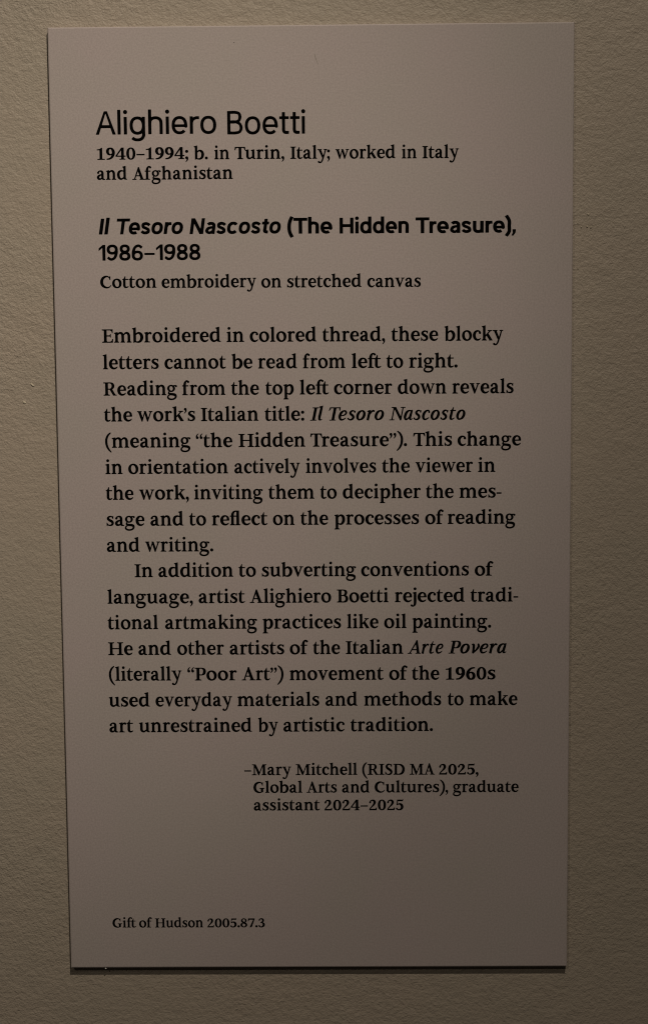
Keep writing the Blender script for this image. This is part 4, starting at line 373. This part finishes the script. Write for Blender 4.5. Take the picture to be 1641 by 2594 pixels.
# block: [height of one unit in mm, [[word, face, x of its origin, mm per unit across, baseline y, letter offsets], ...]]
TEXT = {
 'artist_name': [0.0667, [
  ['Alighiero', 'h', -62.789, 0.06703, 110.597, [0, 95.2, 122.6, 148.0, 229.0, 305.4, 330.8, 409.8, 455.4]],
  ['Boetti', 'h', -24.911, 0.0651, 110.329, [7.8, 86.2, 165.3, 240.2, 288.4, 340.7]]]],
 'life_dates': [0.0211, [
  ['1940–1994;', 'r', -62.793, 0.02327, 103.385, [6, 123, 243, 377, 506, 622, 739, 862, 982, 1117]],
  ['b.', 'r', -34.325, 0.02142, 103.252, [3, 153]],
  ['in', 'r', -28.456, 0.02025, 103.225, [6, 84]],
  ['Turin,', 'r', -22.465, 0.02187, 103.197, [2, 144, 296, 398, 476, 627]],
  ['Italy;', 'r', -6.246, 0.02105, 103.121, [4, 89, 181, 310, 380, 513]],
  ['worked', 'r', 6.972, 0.02055, 103.06, [1, 200, 340, 442, 588, 711]],
  ['in', 'r', 26.15, 0.01993, 102.97, [6, 84]],
  ['Italy', 'r', 32.167, 0.02079, 102.942, [4, 89, 181, 310, 380]],
  ['and', 'r', -62.887, 0.0211, 97.619, [6, 135, 288]],
  ['Afghanistan', 'r', -52.372, 0.02126, 97.547, [0, 172, 268, 403, 557, 686, 839, 917, 1020, 1112, 1241]]]],
 'artwork_title': [0.0457, [
  ['Il', 'o', -62.842, 0.04987, 81.852, [6, 37.8]],
  ['Tesoro', 'o', -57.79, 0.04707, 81.826, [1, 81.5, 157.8, 223.0, 302.7, 348.4]],
  ['Nascosto', 'o', -36.202, 0.04684, 81.72, [6, 101.2, 171.3, 236.5, 309.4, 387.6, 451.3, 501.0]],
  ['(The', 'b', -7.389, 0.0497, 81.576, [3, 39, 125.0, 197.7]],
  ['Hidden', 'b', 7.751, 0.04771, 81.5, [6, 102.2, 131.5, 209.8, 288.1, 365.9]],
  ['Treasure),', 'b', 30.211, 0.049, 81.389, [1, 83.0, 128.7, 205.5, 275.6, 342.3, 416.5, 462.2, 539.0, 575.0]],
  ['1986–1988', 'd', -62.897, 0.04857, 74.252, [4, 52.6, 128.3, 204.0, 280.7, 351.7, 400.3, 476.0, 551.7]]]],
 'medium_line': [0.0211, [
  ['Cotton', 'r', -62.591, 0.02187, 66.231, [5, 167, 303, 391, 483, 623]],
  ['embroidery', 'r', -44.493, 0.02101, 66.138, [6, 129, 356, 506, 608, 748, 826, 976, 1099, 1196]],
  ['on', 'r', -15.183, 0.0211, 65.988, [6, 146]],
  ['stretched', 'r', -7.671, 0.02108, 65.95, [6, 109, 201, 303, 422, 514, 629, 783, 906]],
  ['canvas', 'r', 15.948, 0.02077, 65.829, [6, 121, 250, 398, 537, 666]]]],
 'body_paragraph': [0.0235, [
  ['Embroidered', 'r', -62.397, 0.02363, 50.233, [4, 156, 383, 533, 635, 775, 853, 1003, 1126, 1228, 1351]],
  ['in', 'r', -25.631, 0.0235, 50.147, [6, 84]],
  ['colored', 'r', -18.787, 0.02361, 50.131, [6, 121, 261, 336, 476, 578, 701]],
  ['thread,', 'r', 2.674, 0.0235, 50.082, [2, 94, 248, 350, 473, 602, 750]],
  ['these', 'r', 22.986, 0.02347, 50.035, [2, 94, 248, 371, 478]],
  ['blocky', 'r', 38.619, 0.02284, 49.999, [3, 153, 228, 368, 483, 624]],
  ['letters', 'r', -62.339, 0.02384, 42.419, [6, 81, 200, 288, 380, 503, 605]],
  ['cannot', 'r', -44.089, 0.02353, 42.366, [6, 121, 250, 403, 556, 692]],
  ['be', 'r', -24.146, 0.02331, 42.309, [3, 153]],
  ['read', 'r', -16.415, 0.02339, 42.286, [6, 108, 231, 360]],
  ['from', 'r', -3.097, 0.02241, 42.247, [2, 100, 202, 342]],
  ['le\x01', 'r', 11.194, 0.02467, 42.205, [6, 81, 200]],
  ['to', 'r', 21.49, 0.02264, 42.176, [2, 94]],
  ['right.', 'r', 28.131, 0.02403, 42.156, [6, 108, 184, 319, 469, 561]],
  ['Reading', 'r', -62.276, 0.02341, 34.626, [4, 179, 302, 431, 581, 659, 810]],
  ['from', 'r', -38.88, 0.02289, 34.588, [2, 100, 202, 342]],
  ['the', 'r', -24.423, 0.02306, 34.564, [2, 94, 248]],
  ['top', 'r', -14.273, 0.02308, 34.548, [2, 94, 234]],
  ['le\x01', 'r', -4.193, 0.0244, 34.531, [6, 81, 200]],
  ['corner', 'r', 5.933, 0.02359, 34.515, [6, 121, 261, 363, 516, 639]],
  ['down', 'r', 24.766, 0.02298, 34.484, [6, 156, 291, 490]],
  ['reveals', 'r', 40.852, 0.02315, 34.458, [6, 108, 226, 365, 488, 617, 692]],
  ['the', 'r', -62.271, 0.0234, 26.936, [2, 94, 248]],
  ['work’s', 'r', -52.377, 0.02387, 26.908, [1, 200, 340, 442, 582, 628]],
  ['Italian', 'r', -33.519, 0.02343, 26.855, [4, 89, 181, 310, 385, 463, 592]],
  ['title:', 'r', -14.576, 0.0236, 26.802, [2, 94, 168, 260, 335, 460]],
  ['Il', 'i', -1.141, 0.02474, 26.764, [2, 84]],
  ['Tesoro', 'i', 4.327, 0.02412, 26.749, [-16, 114, 230, 332, 458, 558]],
  ['Nascosto', 'i', 22.265, 0.02334, 26.699, [2, 180, 306, 408, 518, 646, 748, 842]],
  ['(meaning', 'r', -62.115, 0.02365, 19.124, [6, 88, 318, 441, 570, 723, 801, 952]],
  ['“the', 'r', -35.2, 0.02427, 19.081, [6, 95, 187, 341]],
  ['Hidden', 'r', -22.443, 0.02337, 19.061, [4, 208, 286, 436, 586, 709]],
  ['Treasure”).', 'r', -1.15, 0.02409, 19.027, [2, 144, 246, 369, 498, 603, 755, 857, 976, 1068, 1154]],
  ['This', 'r', 29.347, 0.0243, 18.979, [2, 150, 304, 382]],
  ['change', 'r', 42.43, 0.02356, 18.959, [6, 121, 275, 404, 555, 690]],
  ['in', 'r', -62.288, 0.02343, 11.275, [6, 84]],
  ['orientation', 'r', -55.473, 0.02361, 11.267, [6, 146, 248, 326, 449, 598, 690, 815, 907, 985, 1125]],
  ['actively', 'r', -23.884, 0.02242, 11.229, [6, 135, 246, 338, 411, 550, 673, 743]],
  ['involves', 'r', -2.617, 0.02243, 11.204, [6, 84, 232, 371, 511, 581, 720, 843]],
  ['the', 'r', 20.1, 0.02299, 11.177, [2, 94, 248]],
  ['viewer', 'r', 30.042, 0.02266, 11.165, [1, 140, 218, 336, 535, 658]],
  ['in', 'r', 48.48, 0.02339, 11.143, [6, 84]],
  ['the', 'r', -62.235, 0.02313, 3.553, [2, 94, 248]],
  ['work,', 'r', -52.279, 0.02383, 3.543, [1, 200, 340, 442, 586]],
  ['inviting', 'r', -35.977, 0.02312, 3.525, [6, 84, 232, 371, 445, 537, 615, 766]],
  ['them', 'r', -13.742, 0.0233, 3.502, [2, 94, 248, 371]],
  ['to', 'r', 1.664, 0.02248, 3.485, [2, 94]],
  ['decipher', 'r', 8.313, 0.02361, 3.478, [6, 156, 279, 394, 472, 616, 770, 893]],
  ['the', 'r', 33.094, 0.02304, 3.452, [2, 94, 248]],
  ['mes-', 'r', 42.972, 0.02407, 3.441, [6, 236, 359, 464]],
  ['sage', 'r', -62.338, 0.02374, -4.29, [6, 113, 240, 375]],
  ['and', 'r', -49.194, 0.02365, -4.299, [6, 135, 288]],
  ['to', 'r', -37.513, 0.02315, -4.306, [2, 94]],
  ['re\x02ect', 'r', -30.782, 0.0243, -4.311, [6, 108, 227, 369, 492, 603]],
  ['on', 'r', -12.568, 0.0231, -4.322, [6, 146]],
  ['the', 'r', -4.251, 0.02303, -4.327, [2, 94, 248]],
  ['processes', 'r', 5.784, 0.02385, -4.334, [6, 150, 252, 392, 507, 630, 737, 844, 967]],
  ['of', 'r', 32.774, 0.02411, -4.351, [6, 142]],
  ['reading', 'r', 39.499, 0.02344, -4.356, [6, 108, 231, 360, 510, 588, 739]],
  ['and', 'r', -62.402, 0.0235, -12.088, [6, 135, 288]],
  ['writing.', 'r', -50.79, 0.02345, -12.11, [1, 200, 302, 376, 468, 546, 697, 832]]]],
 'second_paragraph': [0.0235, [
  ['In', 'r', -54.145, 0.02373, -19.808, [4, 93]],
  ['addition', 'r', -47.095, 0.02355, -19.82, [6, 135, 285, 435, 509, 601, 679, 819]],
  ['to', 'r', -22.909, 0.02353, -19.861, [2, 94]],
  ['subverting', 'r', -16.119, 0.02341, -19.873, [6, 111, 260, 405, 544, 667, 765, 857, 935, 1086]],
  ['conventions', 'r', 13.65, 0.02345, -19.925, [6, 121, 261, 409, 548, 671, 820, 912, 990, 1130, 1283]],
  ['of', 'r', 47.558, 0.02432, -19.983, [6, 142]],
  ['language,', 'r', -62.514, 0.02416, -27.811, [6, 81, 210, 361, 494, 646, 773, 908, 1029]],
  ['artist', 'r', -35.151, 0.02376, -27.82, [6, 135, 233, 325, 403, 506]],
  ['Alighiero', 'r', -19.634, 0.02321, -27.825, [0, 180, 255, 331, 466, 620, 698, 821, 923]],
  ['Boetti', 'r', 6.409, 0.02333, -27.833, [4, 161, 301, 420, 508, 600]],
  ['rejected', 'r', 23.687, 0.02404, -27.839, [6, 108, 225, 288, 411, 522, 614, 737]],
  ['tradi-', 'r', 46.382, 0.02343, -27.846, [2, 94, 196, 325, 475, 551]],
  ['tional', 'r', -62.541, 0.02318, -35.629, [2, 94, 172, 312, 465, 594]],
  ['artmaking', 'r', -45.367, 0.02349, -35.649, [6, 135, 233, 325, 555, 684, 830, 908, 1059]],
  ['practices', 'r', -15.99, 0.02378, -35.683, [6, 150, 252, 381, 492, 584, 662, 777, 900]],
  ['like', 'r', 9.311, 0.02295, -35.712, [6, 81, 159, 305]],
  ['oil', 'r', 20.448, 0.0238, -35.725, [6, 146, 224]],
  ['painting.', 'r', 28.903, 0.02372, -35.735, [6, 150, 279, 357, 506, 598, 676, 827, 962]],
  ['He', 'r', -62.594, 0.02349, -43.497, [4, 208]],
  ['and', 'r', -53.572, 0.02345, -43.504, [6, 135, 288]],
  ['other', 'r', -41.826, 0.02348, -43.514, [6, 142, 234, 388, 511]],
  ['artists', 'r', -26.064, 0.02397, -43.527, [6, 135, 233, 325, 403, 506, 598]],
  ['of', 'r', -7.945, 0.02416, -43.542, [6, 142]],
  ['the', 'r', -0.874, 0.02273, -43.548, [2, 94, 248]],
  ['Italian', 'r', 8.959, 0.02362, -43.556, [4, 89, 181, 310, 385, 463, 592]],
  ['Arte', 'i', 27.676, 0.02177, -43.571, [10, 178, 278, 372]],
  ['Povera', 'i', 39.751, 0.02463, -43.581, [4, 138, 262, 374, 488, 588]],
  ['(literally', 'r', -62.527, 0.02291, -51.368, [6, 88, 163, 237, 329, 452, 554, 683, 758, 828]],
  ['“Poor', 'r', -38.889, 0.02448, -51.414, [6, 97, 240, 380, 520]],
  ['Art”)', 'r', -22.345, 0.02352, -51.445, [0, 180, 278, 366, 458]],
  ['movement', 'r', -8.056, 0.02327, -51.473, [6, 236, 371, 510, 633, 863, 986, 1135]],
  ['of', 'r', 21.881, 0.02416, -51.53, [6, 142]],
  ['the', 'r', 28.821, 0.02303, -51.543, [2, 94, 248]],
  ['1960s', 'r', 38.796, 0.02572, -51.563, [6, 123, 246, 369, 496]],
  ['used', 'r', -62.727, 0.02371, -59.35, [4, 156, 263, 386]],
  ['everyday', 'r', -48.65, 0.02255, -59.363, [6, 124, 263, 386, 483, 624, 774, 898]],
  ['materials', 'r', -23.882, 0.02354, -59.385, [6, 236, 361, 453, 576, 678, 756, 885, 960]],
  ['and', 'r', 2.632, 0.02304, -59.409, [6, 135, 288]],
  ['methods', 'r', 14.319, 0.0237, -59.42, [6, 236, 355, 447, 601, 741, 891]],
  ['to', 'r', 39.55, 0.02193, -59.442, [2, 94]],
  ['make', 'r', 46.123, 0.02328, -59.448, [6, 236, 365, 511]],
  ['art', 'r', -62.836, 0.0232, -67.274, [6, 135, 233]],
  ['unrestrained', 'r', -53.761, 0.02358, -67.278, [4, 156, 309, 411, 534, 637, 729, 831, 960, 1038, 1191, 1314]],
  ['by', 'r', -17.638, 0.02153, -67.295, [3, 148]],
  ['artistic', 'r', -10.146, 0.02387, -67.298, [6, 135, 233, 325, 403, 506, 598, 676]],
  ['tradition.', 'r', 10.237, 0.02372, -67.307, [2, 94, 196, 325, 475, 549, 641, 719, 859, 1012]]]],
 'author_credit': [0.0202, [
  ['–Mary', 'r', -22.116, 0.02002, -80.749, [8, 121, 356, 485, 582]],
  ['Mitchell', 'r', -6.466, 0.02002, -80.767, [3, 238, 312, 404, 519, 673, 796, 871]],
  ['(RISD', 'r', 13.709, 0.01986, -80.789, [6, 86, 259, 348, 477]],
  ['MA', 'r', 28.034, 0.01897, -80.805, [3, 232]],
  ['2025,', 'r', 36.831, 0.02261, -80.816, [5, 129, 255, 380, 498]],
  ['Global', 'r', -19.386, 0.02028, -86.252, [5, 182, 257, 394, 544, 673]],
  ['Arts', 'r', -3.134, 0.01976, -86.269, [0, 180, 278, 370]],
  ['and', 'r', 7.469, 0.01994, -86.281, [6, 135, 288]],
  ['Cultures),', 'r', 17.381, 0.02072, -86.291, [5, 165, 317, 388, 478, 630, 732, 855, 958, 1042]],
  ['graduate', 'r', 41.195, 0.01992, -86.317, [4, 139, 241, 370, 518, 670, 795, 887]],
  ['assistant', 'r', -19.38, 0.02053, -91.767, [6, 135, 242, 349, 427, 530, 622, 751, 900]],
  ['2024–2025', 'r', 2.054, 0.02177, -91.807, [5, 129, 255, 376, 513, 628, 752, 878, 1003]]]],
 'gift_credit': [0.0174, [
  ['Gi\x01', 'r', -63.161, 0.0177, -128.428, [5, 182, 256]],
  ['of', 'r', -54.983, 0.01736, -128.442, [6, 142]],
  ['Hudson', 'r', -50.039, 0.01656, -128.451, [4, 206, 358, 508, 615, 755]],
  ['2005.87.3', 'r', -34.068, 0.01867, -128.478, [5, 129, 255, 382, 502, 551, 673, 795, 845]]]]}

def area(l):
    return 0.5 * sum(l[i - 1][0] * l[i][1] - l[i][0] * l[i - 1][1] for i in range(len(l)))

def inside(p, l):
    c = False
    for i in range(len(l)):
        (x0, y0), (x1, y1) = l[i - 1], l[i]
        if (y0 > p[1]) != (y1 > p[1]) and p[0] < x0 + (p[1] - y0) / (y1 - y0) * (x1 - x0):
            c = not c
    return c

TRI = {}
def triangles(face, ch):
    if (face, ch) in TRI:
        return TRI[(face, ch)]
    loops = []
    for s in GLYPHS[face][ch].split('|'):
        v = [int(t) / 4.0 for t in s.split()]
        loops.append(list(zip(v[::2], v[1::2])))
    loops.sort(key=lambda l: -abs(area(l)))
    outers = []
    for l in loops:
        host = [o for o in outers if inside(l[0], o[0])]
        if host:
            host[-1].append(l)
        else:
            outers.append([l])
    verts, tris = [], []
    for grp in outers:
        base = len(verts)
        flat = [q for l in grp for q in l]
        for t in tessellate_polygon([[Vector((x, y, 0)) for x, y in l] for l in grp]):
            (ax, ay), (bx, by), (cx, cy) = flat[t[0]], flat[t[1]], flat[t[2]]
            cr = (bx - ax) * (cy - ay) - (by - ay) * (cx - ax)
            if abs(cr) < 1e-6:
                continue
            tris.append(tuple(base + k for k in (t if cr > 0 else t[::-1])))
        verts += flat
    TRI[(face, ch)] = (verts, tris)
    return TRI[(face, ch)]

INK_Z = 0.02                                            # the ink film stands this far proud, mm
for block, (unit, words) in TEXT.items():
    verts, faces = [], []
    for word, face, x0, sx, y0, offs in words:
        for ch, off in zip(word, offs):
            gv, gt = triangles(face, ch)
            b0 = len(verts)
            verts += [P(x0 + (off + x) * sx, y0 + y * unit, INK_Z) for x, y in gv]
            faces += [tuple(b0 + k for k in t) for t in gt]
    link(block, verts, faces, M_INK, label)

# ------------------------------------------------------------------ small blemishes
def nib(name, x, y, rx, ry, rz, rot, mat, base_z, seed):
    """small irregular lump: millimetres"""
    bm = bmesh.new()
    bmesh.ops.create_icosphere(bm, subdivisions=3, radius=1.0)
    ca, sa = math.cos(rot), math.sin(rot)
    for v in bm.verts:
        k = 1.0 + 0.35 * mnoise.noise(v.co * 1.7 + Vector((seed, 0, 0)))
        u, w_, q = v.co.x * rx * k, v.co.y * ry * k, v.co.z * rz * k
        v.co = P(x + ca * u - sa * w_, y + sa * u + ca * w_, base_z + q)
    me = bpy.data.meshes.new(name)
    bm.to_mesh(me); bm.free()
    me.materials.append(mat)
    for f in me.polygons:
        f.use_smooth = True
    o = bpy.data.objects.new(name, me)
    COL.objects.link(o)
    return o

def onto(o, parent):
    o.parent = parent
    o.matrix_parent_inverse = parent.matrix_world.inverted()

WALL_Z = -LABEL_T
for x, y, rx, ry, rz, rot in ((-83.7, 37.9, 0.66, 0.30, 0.24, -0.75), (-86.2, 32.7, 0.50, 0.36, 0.18, -0.4),
                              (78.95, 82.9, 0.20, 0.20, 0.26, 0.6), (80.65, 83.05, 0.26, 0.22, 0.30, 0.5),
                              (81.75, 82.8, 0.28, 0.18, 0.24, -0.2), (77.9, 84.0, 0.24, 0.16, 0.22, -0.6),
                              (78.1, 70.9, 0.20, 0.18, 0.22, 0.3), (81.0, 86.6, 0.40, 0.20, 0.18, -0.4)):
    onto(nib("paint_nib", x, y, rx, ry, rz, rot, M_NIB, WALL_Z + 0.05, x), wall)

onto(nib("ink_speck", -22.1, 136.4, 0.13, 0.13, 0.02, 0.0, M_INK, 0.0, 3.0), label)

def scratch():
    pts = [(1.2, 132.9), (1.35, 132.0), (1.75, 131.0), (2.2, 129.8)]
    vs_, fs = [], []
    for i, (x, y) in enumerate(pts):
        w = (0.10, 0.14, 0.10, 0.04)[i]
        vs_ += [P(x - w, y, 0.012), P(x + w, y, 0.012)]
    for i in range(len(pts) - 1):
        fs.append((2 * i, 2 * i + 2, 2 * i + 3, 2 * i + 1))
    return link("scratch", vs_, fs, M_SCUFF, label)

scratch()

lint = nib("lint_speck", -65.5, -LABEL_H / 2 - 0.28, 0.24, 0.18, 0.16, -0.4, M_LINT, -0.3, 5.0)
lint["label"] = "tiny bright white speck of lint under the bottom left edge of the label"
lint["category"] = "lint"
